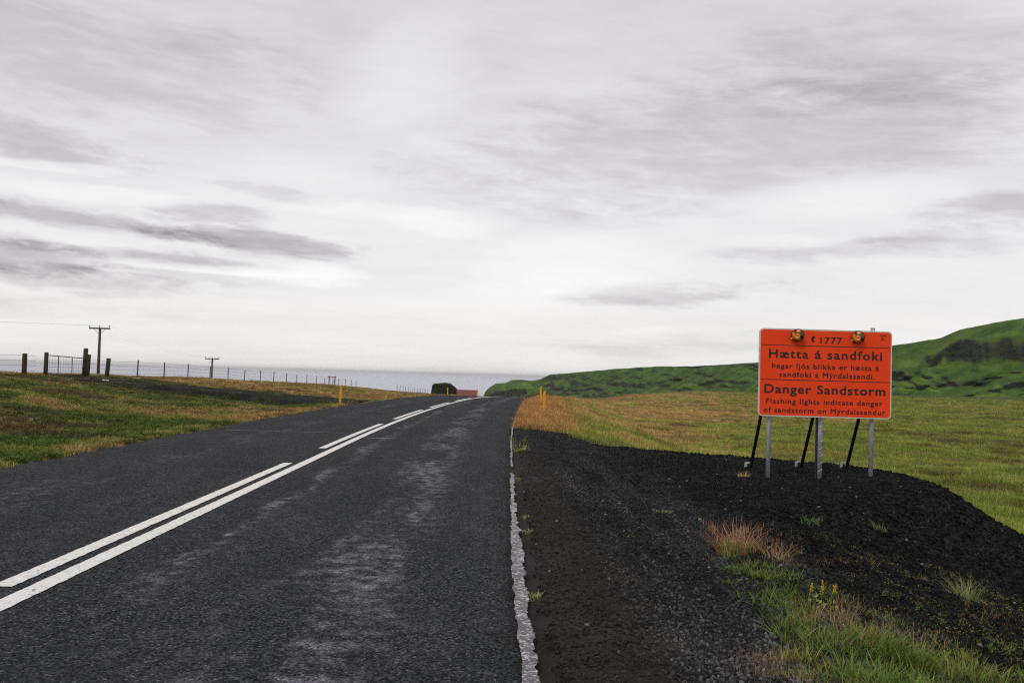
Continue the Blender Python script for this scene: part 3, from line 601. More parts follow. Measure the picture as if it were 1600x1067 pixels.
gate = tag(empty('field_gate', (FX, 53.1, gz(FX, 53.1))), 'rusty tube gate with wire mesh between two thick wooden posts', 'gate'); g0 = gate.location.z
def gt(name, pts, r, mat): bm = bmesh.new(); add_tube(bm, pts, r, 8); return bm_obj(name, bm, mat, gate)
zt0, zt1 = 1.08, 1.00
gt('top_rail', [(0, -2.25, zt0), (0, 2.2, zt1)], .024, M['gate']); gt('bottom_rail', [(0, -2.25, .12), (0, 2.2, .10)], .024, M['gate'])
for y, h_ in ((-2.25, zt0), (-.95, 1.06), (.75, 1.03), (2.2, zt1)): gt('upright', [(0, y, .11), (0, y, h_)], .022, M['gate'])
for z in (.32, .50, .68, .86): gt('mesh_wire', [(0, -2.25, z), (0, 2.2, z - .02)], .006, M['wire'])
for k in range(13): y = -2.0 + k * .33; gt('mesh_wire', [(0, y, .11), (0, y, 1.03)], .005, M['wire'])
bm = bmesh.new(); add_box(bm, (0, -.03, .02), (.10, 4.5, .10)); bm_obj('ground_sill', bm, M['thin'], gate)

# ------------------------------------------------------------------ power poles and lines
ins = []
def pole(x, y, ztop, arm, label, r=.13):
    g0 = min(gz(x, y), ztop - 6.0); t = tag(empty('power_pole', (x, y, g0)), label, 'power pole', 'wooden power poles of the field line'); h = ztop - g0
    bm = bmesh.new(); add_tube(bm, [(0, 0, -.3), (0, 0, h * .5), (0, 0, h)], [r * 1.15, r, r * .85], 12); bm_obj('pole', bm, M['pole'], t, True)
    bm = bmesh.new(); add_box(bm, (0, -.12, h - .10), (arm, .12, .16)); a = bm_obj('crossarm', bm, M['pole'], t)
    for sx in (-1, 1):
        bm = bmesh.new(); add_tube(bm, [(sx * .03, -.1, h - .75), (sx * .62, -.12, h - .16)], .022, 6); bm_obj('brace', bm, M['pole'], t)
    for k in (-.47, 0.0, .47):
        bm = bmesh.new(); add_lathe(bm, [(.0, 0), (.02, 0), (.02, .10), (.055, .12), (.05, .17), (.06, .19), (.035, .26), (0, .27)], 8, Matrix.Translation((arm * k, -.12, h - .02))); bm_obj('insulator', bm, M['insul'], t, True)
        ins.append((Vector((x + arm * k, y - .12, g0 + h + .2)), k))
    return t
pole(-43.1, 110, 5.62, 2.3, 'tallest brown wooden power pole with crossarm, just behind the gate', .15)
pole(-46.1, 165, 3.10, 2.35, 'middle brown power pole with crossarm behind the row of fence stakes', .15)
t = tag(empty('power_pole', (-47.9, 300, -7.0)), 'small far twin legged power pole near the end of the fence', 'power pole', 'wooden power poles of the field line')
for sx in (-1, 1):
    bm = bmesh.new(); add_tube(bm, [(sx * .85, 0, -.3), (sx * .85, 0, 7.0)], .17, 8); bm_obj('pole', bm, M['pole'], t, True)
bm = bmesh.new(); add_box(bm, (0, -.15, 6.75), (2.6, .14, .2)); bm_obj('crossarm', bm, M['pole'], t)
bm = bmesh.new(); add_tube(bm, [(-.85, 0, 2.5), (.85, 0, 6.2)], .05, 6); bm_obj('brace', bm, M['pole'], t)
pl = tag(empty('power_line', (-43.1, 110, 5.8)), 'thin overhead power wires running left from the tallest pole', 'power line'); po = Vector(pl.location)
for k, (p, kk) in enumerate(ins[:3]):
    q = ins[3 + k][0]
    for nm, e in (('wire', q), ('wire', Vector((-95 + kk * 2, 78, 8.0)))):
        bm = bmesh.new(); add_tube(bm, [p.lerp(e, i / 12) - Vector((0, 0, .8 * 4 * (i / 12) * (1 - i / 12))) - po for i in range(13)], .003, 4); bm_obj(nm, bm, M['wire'], pl)

# ------------------------------------------------------------------ far house below the rise
hx, hy, hz = -9.6, 400.0, -9.4
house = tag(empty('farmhouse', (hx, hy, hz)), 'long low house with rusty red roof and white gable beyond the road crest', 'house')
L, Wd, eh, rh = 7.8, 7.0, 2.4, 4.75
bm = bmesh.new()
P = [(-L / 2, -Wd / 2, 0), (L / 2, -Wd / 2, 0), (L / 2, Wd / 2, 0), (-L / 2, Wd / 2, 0), (-L / 2, -Wd / 2, eh), (L / 2, -Wd / 2, eh), (L / 2, Wd / 2, eh), (-L / 2, Wd / 2, eh), (-L / 2, 0, rh - .15), (L / 2, 0, rh - .15)]
vs = [bm.verts.new(p) for p in P]
for f in ((0, 1, 5, 4), (2, 3, 7, 6), (1, 2, 6, 9, 5), (3, 0, 4, 8, 7)): bm.faces.new([vs[i] for i in f])
bm_obj('wall', bm, M['white'], house)
bm = bmesh.new()
for sy in (-1, 1):
    q = [(-L / 2 - .3, sy * (Wd / 2 + .4), eh - .2), (L / 2 + .3, sy * (Wd / 2 + .4), eh - .2), (L / 2 + .3, 0, rh), (-L / 2 - .3, 0, rh)]
    a = [bm.verts.new(p) for p in q]; b_ = [bm.verts.new((p[0], p[1], p[2] + .12)) for p in q]
    bm.faces.new(a); bm.faces.new(b_)
    for i in range(4): bm.faces.new((a[i], a[(i + 1) % 4], b_[(i + 1) % 4], b_[i]))
bmesh.ops.recalc_face_normals(bm, faces=bm.faces); bm_obj('roof', bm, M['roof'], house)
bm = bmesh.new(); add_box(bm, (L / 2 + 1.0, -Wd / 2 + 1, 1.9), (1.6, 2, 3.8)); bm_obj('porch', bm, M['white'], house)
for k in (-1, 1):
    bm = bmesh.new(); add_box(bm, (k * 2.2, -Wd / 2 - .02, 1.4), (1.1, .08, 1.0)); bm_obj('window', bm, M['glass'], house)

# ------------------------------------------------------------------ scattered grass and gravel
rng = np.random.default_rng(7)
def blade_mesh(name, nbl, spread, hgt, wid, lean, seed, seedheads=0.0, seg=2):
    g = np.random.default_rng(seed); V = []; Fc = []; B = []
    for i in range(nbl):
        a = g.uniform(0, 2 * np.pi); rr = spread * math.sqrt(g.uniform()); bx, by = rr * math.cos(a), rr * math.sin(a)
        h = hgt * g.uniform(.3, 1.0); d = g.uniform(0, 2 * np.pi) if g.uniform() < .5 else a; ln = lean * h * g.uniform(.2, 1.2); wv = wid * g.uniform(.7, 1.3); px, py = -math.sin(d), math.cos(d); c = g.uniform()
        n0 = len(V); head = g.uniform() < seedheads
        for k in range(seg):
            t = k / seg; q = ln * t * t; ww = wv * (1 - .55 * t) * (.5 if head else 1)
            V += [(bx + math.cos(d) * q - px * ww, by + math.sin(d) * q - py * ww, h * t * (1 - .12 * lean * t) - (.02 if k == 0 else 0)), (bx + math.cos(d) * q + px * ww, by + math.sin(d) * q + py * ww, h * t * (1 - .12 * lean * t) - (.02 if k == 0 else 0))]; B += [c, c]
        V.append((bx + math.cos(d) * ln, by + math.sin(d) * ln, h * (1 - .12 * lean))); B.append(c)
        for k in range(seg - 1): o_ = n0 + 2 * k; Fc += [(o_, o_ + 1, o_ + 3), (o_, o_ + 3, o_ + 2)]
        o_ = n0 + 2 * (seg - 1); Fc.append((o_, o_ + 1, o_ + 2))
        if head:
            o_ = len(V); tx_, ty_, tz_ = V[-1]; V += [(tx_ - px * wv * .9, ty_ - py * wv * .9, tz_ - h * .12), (tx_ + px * wv * .9, ty_ + py * wv * .9, tz_ - h * .12), (tx_, ty_, tz_ + h * .08)]; B += [1, 1, 1]; Fc.append((o_, o_ + 1, o_ + 2))
    me = np_mesh(name, V, Fc, False); at = me.attributes.new('blade', 'FLOAT', 'POINT'); at.data.foreach_set('value', np.asarray(B, np.float32)); me.materials.append(M['grass']); return me
def leaf_mesh(name, n, spread, hgt, size, seed):
    """low cushion of small rounded leaves"""
    g = np.random.default_rng(seed); V = []; Fc = []; B = []
    for i in range(n):
        a = g.uniform(0, 6.28); rr = spread * math.sqrt(g.uniform()); z = hgt * g.uniform(.2, 1) * (1 - .7 * (rr / spread) ** 2); c = Vector((rr * math.cos(a), rr * math.sin(a), z))
        nrm = Vector((g.normal() * .6, g.normal() * .6, 1)).normalized(); t = nrm.orthogonal().normalized(); b_ = nrm.cross(t); s_ = size * g.uniform(.6, 1.3); o_ = len(V)
        V += [tuple(c + t * s_), tuple(c + b_ * s_ * .6), tuple(c - t * s_), tuple(c - b_ * s_ * .6)]; q = g.uniform(); B += [q] * 4; Fc += [(o_, o_ + 1, o_ + 2), (o_, o_ + 2, o_ + 3)]
    me = np_mesh(name, V, Fc, False); at = me.attributes.new('blade', 'FLOAT', 'POINT'); at.data.foreach_set('value', np.asarray(B, np.float32)); me.materials.append(M['grass']); return me
def stone_mesh(name, seed):
    g = random.Random(seed); bm = bmesh.new(); bmesh.ops.create_icosphere(bm, subdivisions=1, radius=1.0)
    sq = (g.uniform(.8, 1.2), g.uniform(.7, 1.0), g.uniform(.5, .8))
    for v in bm.verts: v.co = Vector((v.co.x * sq[0], v.co.y * sq[1], v.co.z * sq[2])) * g.uniform(.72, 1.18)
    me = bpy.data.meshes.new(name); bm.to_mesh(me); bm.free(); me.materials.append(M['stone']); return me
def scatter(name, P, rot, scl, var, tint, variants, label, cat, kind='stuff'):
    """one object of points that carries the little meshes of `variants`"""
    me = bpy.data.meshes.new(name); n = len(P); me.vertices.add(n); me.vertices.foreach_set('co', np.asarray(P, np.float32).ravel())
    for nm, typ, arr, key in (('rot', 'FLOAT_VECTOR', rot, 'vector'), ('scl', 'FLOAT_VECTOR', scl, 'vector'), ('tint', 'FLOAT_VECTOR', tint, 'vector'), ('var', 'INT', var, 'value')):
        at = me.attributes.new(nm, typ, 'POINT'); at.data.foreach_set(key, np.ascontiguousarray(arr, np.int32 if typ == 'INT' else np.float32).ravel())
    o = link(name, me)
    ng = bpy.data.node_groups.new(name + '_scatter', 'GeometryNodeTree'); ng.interface.new_socket('Geometry', in_out='INPUT', socket_type='NodeSocketGeometry'); ng.interface.new_socket('Geometry', in_out='OUTPUT', socket_type='NodeSocketGeometry')
    gi = ng.nodes.new('NodeGroupInput'); go = ng.nodes.new('NodeGroupOutput'); jn = ng.nodes.new('GeometryNodeJoinGeometry')
    def attr(nm, typ): a = ng.nodes.new('GeometryNodeInputNamedAttribute'); a.data_type = typ; a.inputs[0].default_value = nm; return a.outputs[0]
    r_, s_, v_ = attr('rot', 'FLOAT_VECTOR'), attr('scl', 'FLOAT_VECTOR'), attr('var', 'INT')
    for k, vm in enumerate(variants):
        src = bpy.data.objects.new(vm.name, vm); oi = ng.nodes.new('GeometryNodeObjectInfo'); oi.inputs[0].default_value = src
        cp = ng.nodes.new('FunctionNodeCompare'); cp.data_type = 'INT'; cp.operation = 'EQUAL'; ii = [s for s in cp.inputs if s.type == 'INT']; ng.links.new(v_, ii[0]); ii[1].default_value = k
        ip = ng.nodes.new('GeometryNodeInstanceOnPoints'); ng.links.new(gi.outputs[0], ip.inputs['Points']); ng.links.new(cp.outputs[0], ip.inputs['Selection']); ng.links.new(oi.outputs['Geometry'], ip.inputs['Instance'])
        ng.links.new(r_, ip.inputs['Rotation']); ng.links.new(s_, ip.inputs['Scale']); ng.links.new(ip.outputs[0], jn.inputs[0])
    ng.links.new(jn.outputs[0], go.inputs[0]); md = o.modifiers.new('scatter', 'NODES'); md.node_group = ng
    return tag(o, label, cat, kind=kind)
def normals(X, Y, e=.06):
    gx_ = (height(X + e, Y) - height(X - e, Y)) / (2 * e); gy_ = (height(X, Y + e) - height(X, Y - e)) / (2 * e); return gx_, gy_
def pal(g, n, cols, wts=None):
    i = g.choice(len(cols), n, p=wts); c = np.array(cols)[i]; return c * g.uniform(.8, 1.22, (n, 1)) * g.uniform(.93, 1.07, (n, 3))
def mixc(a, b, t): return a * (1 - t[:, None]) + b * t[:, None]
FINE = [blade_mesh('field_clump', 26, .20, .20, .006, .9, 100 + k, .25) for k in range(4)]
TURF = [blade_mesh('turf_clump', 30, .16, .12, .007, 1.1, 120 + k) for k in range(3)] + [leaf_mesh('leaf_cushion', 60, .17, .09, .022, 130 + k) for k in range(2)]
BROWN = [(.48, .29, .10), (.41, .27, .10), (.36, .23, .08), (.52, .37, .14)]
RUST = [(.42, .19, .075), (.38, .18, .08), (.40, .25, .085)]
OLIVE = [(.27, .265, .055), (.22, .245, .046), (.34, .31, .08)]
GREEN = [(.13, .19, .028), (.17, .24, .036), (.22, .27, .045)]
def polar(n, b0, b1, d0, d1, pw=1.0):
    b = rng.uniform(b0, b1, n); u = rng.uniform(0, 1, n) ** pw; D = d0 * (d1 / d0) ** u; return D * np.sin(b), D * np.cos(b)
def place(X, Y, base, grow, jit=.35):
    n = len(X); D = np.hypot(X, Y); k = rng.uniform(1 - jit, 1 + jit, n); sx = base * k * (1 + D * grow); sz = base * k * rng.uniform(.75, 1.25, n) * (1 + D * grow * .22)
    rot = np.stack([rng.normal(0, .12, n), rng.normal(0, .12, n), rng.uniform(0, 6.28, n)], -1); return rot, np.stack([sx, sx, sz], -1)
# right hand field
X, Y = polar(150000, -.01, .60, 14, 330, .80); k = (gravel_mask(X, Y) < -.05 + .5 * rng.uniform(0, 1, len(X)) ** 4 + .12 * fbm(X / .6, Y / .6, 44)) & (X - road_c(Y) > s_right(Y) + .10); dd = poly_dist(X, Y); k &= ~((dd < 3.5) & (Y < 18) & (X < 7.5)); X, Y, dd = X[k], Y[k], dd[k]; n = len(X)
patch = fbm(X / 9, Y / 9, 201, 4); pb = fbm(X / 1.8, Y / 1.8, 202, 3); pc = fbm(X / 30, Y / 30, 203, 3)
tg = np.clip(.42 + 1.35 * patch + .7 * pb + .7 * pc - .06 + .8 * sm(np.arctan2(X, Y), .14, .42) - .45 * sm(np.hypot(X, Y), 40, 120) * (1 - sm(np.arctan2(X, Y), .2, .45)), 0, 1)
ti = mixc(pal(rng, n, BROWN), pal(rng, n, OLIVE), sm(tg, .15, .55)); ti = mixc(ti, pal(rng, n, GREEN), sm(tg, .58, .95) * .85); pd = fbm(X / 3.0, Y / 1.6, 207, 4); ti = mixc(ti, pal(rng, n, [(.10, .085, .03), (.14, .10, .04)]), sm(pd, .12, .34) * .85); ti = mixc(ti, pal(rng, n, [(.36, .36, .07), (.30, .33, .06)]), sm(-pd, .16, .4) * .6)
sh = (1 - sm(dd, .4, 1.6)) * sm(Y, 27, 31); ti = mixc(ti, pal(rng, n, RUST), sh * .9); ti = mixc(ti, pal(rng, n, [(.12, .16, .03), (.16, .19, .04)]), (1 - sm(np.abs(dd - 1.6 - .6 * fbm(X, Y, 9)), .2, .9)) * (1 - sm(Y, 24, 36)) * .8)
ti *= 1.2; ro, sc = place(X, Y, .85, .008); sc[:, 2] *= (1 + .25 * sh * (Y < 75)) * np.clip(1 + 1.6 * fbm(X / 1.1, Y / 1.1, 208, 3), .4, 2.2); scatter('field_grass', np.stack([X, Y, height(X, Y) - .02], -1), ro, sc, rng.integers(0, 4, n), ti, FINE, 'rough brown and green meadow grass covering the field right of the road', 'grass')
# left verge and bank
X, Y = polar(105000, -.66, -.02, 9, 175, .9); s = X - road_c(Y); k = (s < S_LEFT + .10 - .2 * rng.uniform(0, 1, len(X))) & ~((np.abs(Y - TRACK_Y) < 2.2) & (X > -36) & (rng.uniform(0, 1, len(X)) < .90)) & ~((np.abs(Y - 50.6) < .5) & (X > -21) & (rng.uniform(0, 1, len(X)) < .50)); X, Y, s = X[k], Y[k], s[k]; n = len(X)
patch = fbm(X / 4, Y / 4, 211, 4); pb = fbm(X / 1.2, Y / 1.2, 212, 3); beyond = sm(Y, 54, 60)
edge_ = 1 - sm(-s, 4.5, 6.8 + 2 * fbm(X / 2, Y / 2, 5)); tg = np.clip(.88 + 1.2 * patch + .8 * pb - .6 * edge_ - .75 * beyond, 0, 1)
ti = mixc(pal(rng, n, BROWN + [(.22, .11, .05)]), pal(rng, n, OLIVE), sm(tg, .12, .5)); ti = mixc(ti, pal(rng, n, [(.055, .10, .014), (.085, .145, .02), (.15, .19, .03)]), sm(tg, .5, .85))
ti *= (.95 - .15 * (1 - beyond))[:, None]; pd = fbm(X / 2.2, Y / 1.5, 217, 4); ti = mixc(ti, pal(rng, n, [(.05, .055, .02), (.09, .06, .03)]), sm(pd, .10, .32) * .8); ro, sc = place(X, Y, .80, .011); va = np.where(rng.uniform(0, 1, n) < .25 * sm(tg, .5, .8), rng.integers(3, 5, n), rng.integers(0, 3, n))
scatter('verge_grass', np.stack([X, Y, height(X, Y) - .02], -1), ro, sc, va, ti, TURF, 'short green and brown turf on the bank left of the road', 'grass')
# grassy patches on the gravel slope: x, y, radius, number, height, palette
STEM = [blade_mesh('stem_clump', 22, .12, .30, .0016, 1.0, 140 + k, .5, 3) for k in range(3)]
LUSH = [blade_mesh('lush_clump', 40, .11, .12, .0026, 1.2, 150 + k, 0, 3) for k in range(3)]
STONES = [stone_mesh('lava_pebble', k) for k in range(7)]
def mat_leaf(name, c, trans=.2):
    mt, n, b = new_mat(name); ab = n.node('ShaderNodeAttribute', attribute_type='GEOMETRY', attribute_name='blade')
    n.put(b.inputs['Base Color'], n.mix(n.sstep(ab.outputs['Fac'], 0, 1), tuple(k * .62 for k in c), tuple(k * 1.35 for k in c))); b.inputs['Roughness'].default_value = .65; b.inputs['Specular IOR Level'].default_value = .2
    return mt
def own(me, mat): me.materials.clear(); me.materials.append(mat); return me
M['dry'] = mat_leaf('rusty_dry_grass', (.42, .22, .11)); M['lushg'] = mat_leaf('fresh_grass', (.12, .20, .035)); M['straw'] = mat_leaf('pale_straw', (.48, .36, .20)); M['sage'] = mat_leaf('grey_green_grass', (.24, .27, .10)); M['stemg'] = mat_leaf('plant_stem', (.15, .22, .04))
def sit(x, y): return (x, y, gz(x, y) - .01)
def tuft(x, y, label, blades, mat, base=None):
    """a tuft of its own: long dry or green blades, with an understorey part when it has one"""
    t = tag(empty('grass_tuft', sit(x, y), rng.uniform(0, 6)), label, 'grass tuft'); link('blades', own(blade_mesh('blades', *blades), mat), None, t)
    if base: link('undergrowth', own(blade_mesh('undergrowth', *base[0]), base[1]), None, t)
    return t
tuft(2.30, 9.20, 'rusty pink dry grass tuft at the left end of the planted slope', (430, .19, .36, .0017, 1.0, 301, .6, 3), M['dry'], ((260, .17, .17, .003, .8, 302, 0, 3), M['lushg']))
tuft(2.62, 9.15, 'thin straw coloured tuft just right of the rusty one', (110, .20, .24, .0017, 1.2, 303, .5, 3), M['dry'], ((60, .15, .12, .003, .8, 304, 0, 3), M['straw']))
tuft(4.62, 9.60, 'wispy grey green grass tuft alone low on the black slope', (170, .13, .30, .0017, 1.0, 305, .4, 3), M['sage'], ((120, .14, .14, .003, .9, 306, 0, 3), M['lushg']))
tuft(3.78, 11.82, 'small bright green tuft below the middle sign post', (90, .16, .12, .0028, 1.6, 307, 0, 3), M['lushg'])
tuft(4.97, 12.60, 'small upright green tuft below the right sign post', (50, .09, .17, .003, 1.1, 308, 0, 3), M['lushg'])
tuft(2.08, 11.88, 'small flat yellow green tuft in the middle of the gravel', (110, .10, .07, .004, 1.4, 309, 0, 3), M['sage'])
tuft(4.32, 16.85, 'little straw tuft at the foot of the left sign post', (130, .11, .13, .0022, .9, 312, .3, 3), M['straw'])
tuft(1.42, 10.05, 'tiny green tuft nearer the camera on the gravel, left of the flat one', (40, .05, .05, .004, 1.2, 311, 0, 3), M['lushg'])
for (x, y, lb) in ((.44, 15.5, 'tiny moss green tuft at the far end of the broken edge line'), (.43, 11.35, 'mossy tuft on the edge line, farther of the close pair'), (.42, 10.3, 'mossy tuft on the edge line, nearer of the close pair'), (.37, 7.3, 'mossy green tuft beside the edge line nearest the camera')):
    tuft(x, y, lb, (60, .07, .05, .004, 1.2, int(y * 10), 0, 3), M['sage'])
fl = tag(empty('yellow_wildflower', sit(2.41, 7.16)), 'small wildflower with yellow flower spikes above the lush grass', 'flower'); g_ = random.Random(3)
for k in range(6):
    a = g_.uniform(-.13, .13); b_ = g_.uniform(-.10, .10); h = g_.uniform(.12, .20)
    bm = bmesh.new(); add_tube(bm, [(a * .3, b_ * .3, -.02), (a * .7, b_ * .7, h * .6), (a, b_, h)], [.004, .003, .002], 5); st = bm_obj('stem', bm, M['stemg'], fl)
    bm = bmesh.new()
    for i in range(16):
        r_ = .011 * (1 - i / 22); q = Vector((a + g_.uniform(-r_, r_), b_ + g_.uniform(-r_, r_), h - .01 + i * .0038)); bmesh.ops.create_icosphere(bm, subdivisions=1, radius=.0048, matrix=Matrix.Translation(q) @ Matrix.Diagonal((1, 1, .7, 1)))
    bm_obj('petals', bm, M['petal'], st)
link('leaves', own(leaf_mesh('leaves', 70, .12, .14, .018, 21), M['stemg']), None, fl)
for (x, y, lb) in ((-13.85, 35.2, 'pink flower cushion on the left bank, farther of two'), (-11.6, 25.6, 'pink flower cushion on the left bank, nearer the frame edge')):
    t = tag(empty('pink_flower_cushion', sit(x, y)), lb, 'flower'); link('leaves', own(leaf_mesh('leaves', 90, .22, .10, .03, int(y)), M['stemg']), None, t); bm = bmesh.new()
    for i in range(22):
        a = g_.uniform(0, 6.28); r_ = .17 * math.sqrt(g_.random()); bmesh.ops.create_icosphere(bm, subdivisions=1, radius=.013, matrix=Matrix.Translation((r_ * math.cos(a), r_ * math.sin(a), .12 - r_ * .15)))
    bm_obj('petals', bm, M['pink'], t)
bm = bmesh.new(); bmesh.ops.create_icosphere(bm, subdivisions=2, radius=.12)
for v in bm.verts: v.co = Vector((v.co.x * 1.5, v.co.y, v.co.z * .5)) * (1 + .3 * g_.uniform(-1, 1))
tag(bm_obj('pale_stone', bm, M['paper'], loc=(-19.5, 50.7, gz(-19.5, 50.7) + .06)), 'pale stone lying on the track bank right of the gate', 'stone')
# x, y, radius, clumps, scale, species, palette
LU = [(.085, .165, .02), (.12, .20, .028), (.16, .22, .045), (.20, .21, .05)]; YG = [(.24, .24, .05), (.20, .22, .045)]; TAN = [(.42, .29, .14), (.36, .22, .11)]; MOSS = [(.12, .11, .03), (.16, .14, .04), (.09, .10, .025)]
LOW = [(.085, .14, .028), (.12, .17, .035), (.14, .15, .04)]
PLANTS = [(2.7, 7.2, .45, 150, .5, 2, LOW), (3.2, 7.2, .5, 150, .5, 2, LOW), (3.0, 6.6, .4, 120, .5, 2, LOW), (2.35, 7.9, .3, 90, .45, 2, LOW), (3.7, 7.8, .6, 120, .5, 2, LOW), (4.4, 9.0, .7, 90, .5, 2, LOW), (3.2, 8.6, .6, 80, .45, 2, LOW), (2.6, 10.0, .35, 10, .5, 1, YG), (3.3, 10.9, .5, 12, .45, 1, YG), (4.4, 10.6, .6, 14, .45, 1, LU), (3.2, 8.3, .4, 12, .5, 1, LU), (3.5, 7.9, .4, 12, .55, 1, LU), (3.0, 9.3, .4, 10, .4, 0, TAN), (3.7, 9.5, .5, 60, .5, 2, YG), (2.9, 8.9, .4, 50, .45, 2, MOSS), (5.6, 11.6, .5, 60, .6, 2, MOSS), (2.11, 8.22, .11, 15, .75, 1, LU), (2.26, 8.0, .13, 16, .75, 1, LU), (1.92, 7.88, .08, 10, .5, 1, LU), (2.14, 7.32, .14, 16, .75, 1, LU), (2.5, 8.1, .14, 12, .6, 1, LU), (2.33, 8.5, .13, 15, .7, 1, LU), (2.12, 7.0, .15, 16, .9, 1, LU), (2.3, 7.6, .2, 14, .6, 1, LU), (2.75, 8.6, .2, 7, .6, 1, LU), (2.6, 7.6, .22, 10, .7, 1, LU), (2.9, 7.3, .2, 9, .7, 1, LU), (2.2, 8.85, .1, 6, .6, 1, LU),
          (2.0, 6.5, .15, 18, 1.0, 1, LU), (2.08, 6.15, .2, 24, 1.05, 1, LU), (2.3, 6.05, .24, 26, 1.1, 1, LU), (2.55, 6.1, .26, 26, 1.1, 1, LU), (2.8, 6.05, .26, 22, 1.1, 1, LU), (1.98, 5.55, .2, 24, 1.05, 1, LU), (2.3, 5.5, .3, 34, 1.1, 1, LU), (2.8, 5.5, .3, 26, 1.1, 1, LU), (1.8, 5.75, .10, 9, .9, 1, YG), (3.1, 6.3, .3, 18, 1.0, 1, YG), (3.4, 6.2, .3, 16, 1.0, 1, LU), (2.4, 4.8, .5, 60, 1.1, 1, LU),
          (2.30, 6.5, .24, 16, .75, 0, TAN), (2.4, 6.15, .2, 8, .8, 0, TAN), (2.9, 6.7, .24, 12, .65, 0, TAN), (1.62, 5.68, .10, 7, .5, 0, TAN), (1.5, 5.42, .10, 6, .5, 0, TAN), (1.65, 5.4, .1, 8, .6, 1, YG), (2.9, 6.0, .3, 9, .8, 0, YG), (2.05, 8.9, .10, 5, .4, 0, TAN), (2.5, 8.75, .2, 8, .45, 0, TAN), (2.5, 7.0, .25, 8, .5, 0, TAN),
          (3.1, 10.4, .5, 30, .5, 2, MOSS), (3.6, 10.2, .7, 40, .5, 2, MOSS), (4.1, 10.1, .5, 34, .55, 2, MOSS), (4.9, 11.1, .7, 50, .6, 2, MOSS), (5.4, 10.6, .7, 70, .7, 2, MOSS), (2.95, 7.9, .5, 60, .5, 2, MOSS), (3.6, 7.6, .6, 90, .6, 2, MOSS), (3.9, 7.4, .6, 90, .6, 2, MOSS), (4.3, 8.4, .8, 90, .65, 2, MOSS), (3.4, 8.8, .6, 40, .5, 2, MOSS), (5.6, 10.2, .8, 70, .75, 2, YG), (3.3, 12.5, 1.0, 30, .4, 2, MOSS), (3.0, 11.3, .5, 24, .45, 2, YG), (2.7, 9.9, .3, 12, .4, 0, TAN), (3.9, 7.6, .5, 14, .6, 1, YG), (3.3, 7.0, .4, 18, .7, 1, LU), (1.85, 5.15, .2, 8, .6, 0, TAN), (4.6, 9.9, .9, 16, .5, 1, YG), (4.0, 9.0, .7, 10, .5, 0, TAN), (5.2, 10.9, .7, 14, .6, 1, YG), (2.4, 7.6, .4, 50, .45, 2, MOSS), (2.6, 6.6, .4, 60, .55, 2, MOSS)]
PX, PT, PV, PS = [], [], [], []
for (x, y, r_, n, k, sp, pl_) in PLANTS:
    xy = np.array([x, y]) + rng.normal(0, r_ * .62, (n, 2)); PX.append(xy); PT.append(pal(rng, n, pl_)); PV.append(sp * 3 + rng.integers(0, 3, n) if sp < 2 else 6 + rng.integers(0, 2, n)); PS.append(k * rng.uniform(.6, 1.25, n))
PX = np.concatenate(PX); PT = np.concatenate(PT); PV = np.concatenate(PV); PS = np.concatenate(PS); ok = (PX[:, 0] > 1.25); PX, PT, PV, PS = PX[ok], PT[ok], PV[ok], PS[ok]; n = len(PX)
scatter('slope_grass', np.stack([PX[:, 0], PX[:, 1], height(PX[:, 0], PX[:, 1]) - .01], -1), np.stack([rng.normal(0, .15, n), rng.normal(0, .15, n), rng.uniform(0, 6.28, n)], -1), np.repeat(PS[:, None], 3, 1) * rng.uniform(.85, 1.15, (n, 3)), PV, PT, STEM + LUSH + [leaf_mesh('moss_cushion', 40, .13, .06, .014, 160), leaf_mesh('moss_cushion', 40, .15, .09, .012, 161)], 'green and straw coloured grass and moss growing over the black gravel slope', 'grass')
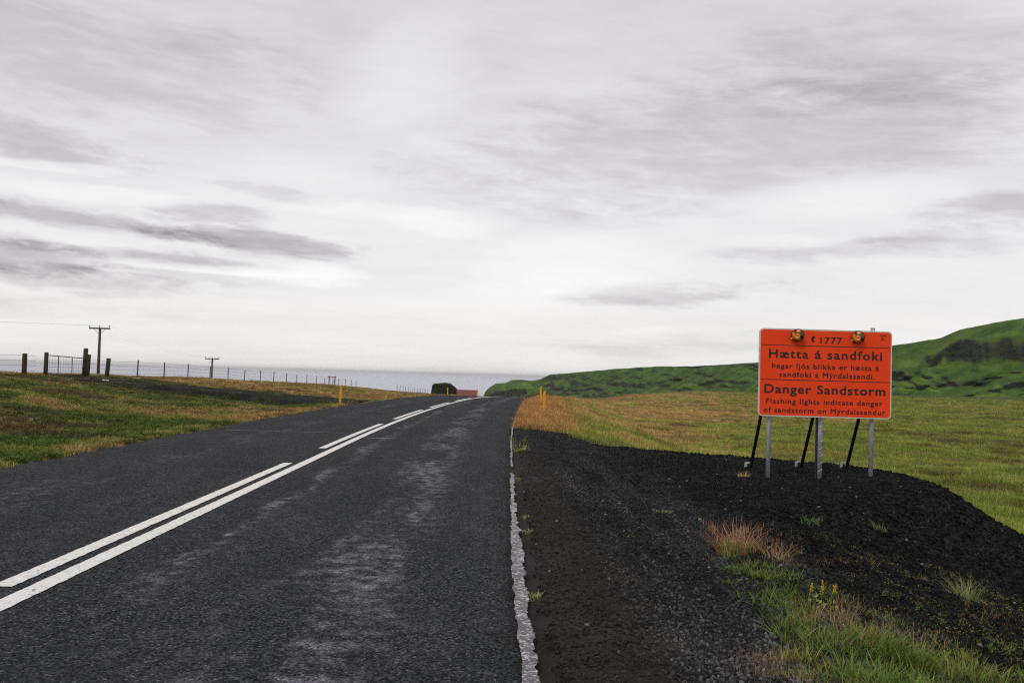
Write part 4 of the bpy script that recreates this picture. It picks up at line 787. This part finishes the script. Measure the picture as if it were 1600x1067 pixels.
# stones
def stones(n, b0, b1, d0, d1, smin, smax, cond, name, label):
    X, Y = polar(n, b0, b1, d0, d1, .8); k = cond(X, Y); X, Y = X[k], Y[k]; n = len(X)
    u = rng.uniform(0, 1, n); sz = (smin + (smax - smin) * u ** 3.2) * (1 + .7 * sm(poly_dist(X, Y), -.3, .5) * (u > .85)) * (1 + .012 * np.hypot(X, Y)); dust = (1 - sm(X + .5 * fbm(X / .8, Y / .8, 8), 1.9, 3.2)) * sm(X, .8, 1.3) * (1 - .5 * sm(Y, 12, 20)); dust = np.clip(dust * (1 + 1.6 * fbm(X / .28, Y / 4.0, 19, 3)), 0, 1.6); c = rng.uniform(0, 1, n) ** 2.2 * (.012 + .075 * dust) + .004 + .011 * dust; c = np.where(rng.uniform(0, 1, n) < .006, rng.uniform(.04, .22, n), c)
    earthy = (1 - sm(X + .3 * fbm(X / .5, Y / .5, 18), .8, 1.25)); c = c + earthy * rng.uniform(.006, .026, n); ti = c[:, None] * (np.array([1.0, 1.0, 1.05]) + earthy[:, None] * np.array([.12, 0, -.22])) * rng.uniform(.95, 1.05, (n, 3)); Z = height(X, Y) + .008 + sz * .25
    scatter(name, np.stack([X, Y, Z], -1), rng.uniform(0, 6.28, (n, 3)), sz[:, None] * rng.uniform(.8, 1.2, (n, 3)), rng.integers(0, 7, n), ti, STONES, label, 'gravel')
stones(330000, -.02, .62, 4.2, 34, .0032, .017, lambda X, Y: (gravel_mask(X, Y) > 0) & (X - road_c(Y) > s_right(Y) + .12 + .1 * fbm(X / .3, Y / .3, 6)) & (rng.uniform(0, 1, len(X)) < .42 + .58 * sm(X, .8, 1.4)), 'loose_gravel', 'loose black lava gravel strewn over the pull off and mound')

# ------------------------------------------------------------------ sea air
hz_m = bpy.data.materials.new('sea_air'); hz_m.use_nodes = True; hn = NT(hz_m.node_tree); hn.n.clear()
pv = hn.node('ShaderNodeVolumePrincipled'); pv.inputs['Color'].default_value = (.98, .985, 1.0, 1); pv.inputs['Density'].default_value = 0.00003; pv.inputs['Anisotropy'].default_value = 0.2
ho = hn.node('ShaderNodeOutputMaterial'); hn.l.new(pv.outputs[0], ho.inputs['Volume'])
bm = bmesh.new(); add_box(bm, (0, 0, 17.5), (190000, 190000, 125)); haze = tag(bm_obj('haze', bm, hz_m), 'thin sea haze over the land and water', 'haze', kind='stuff')
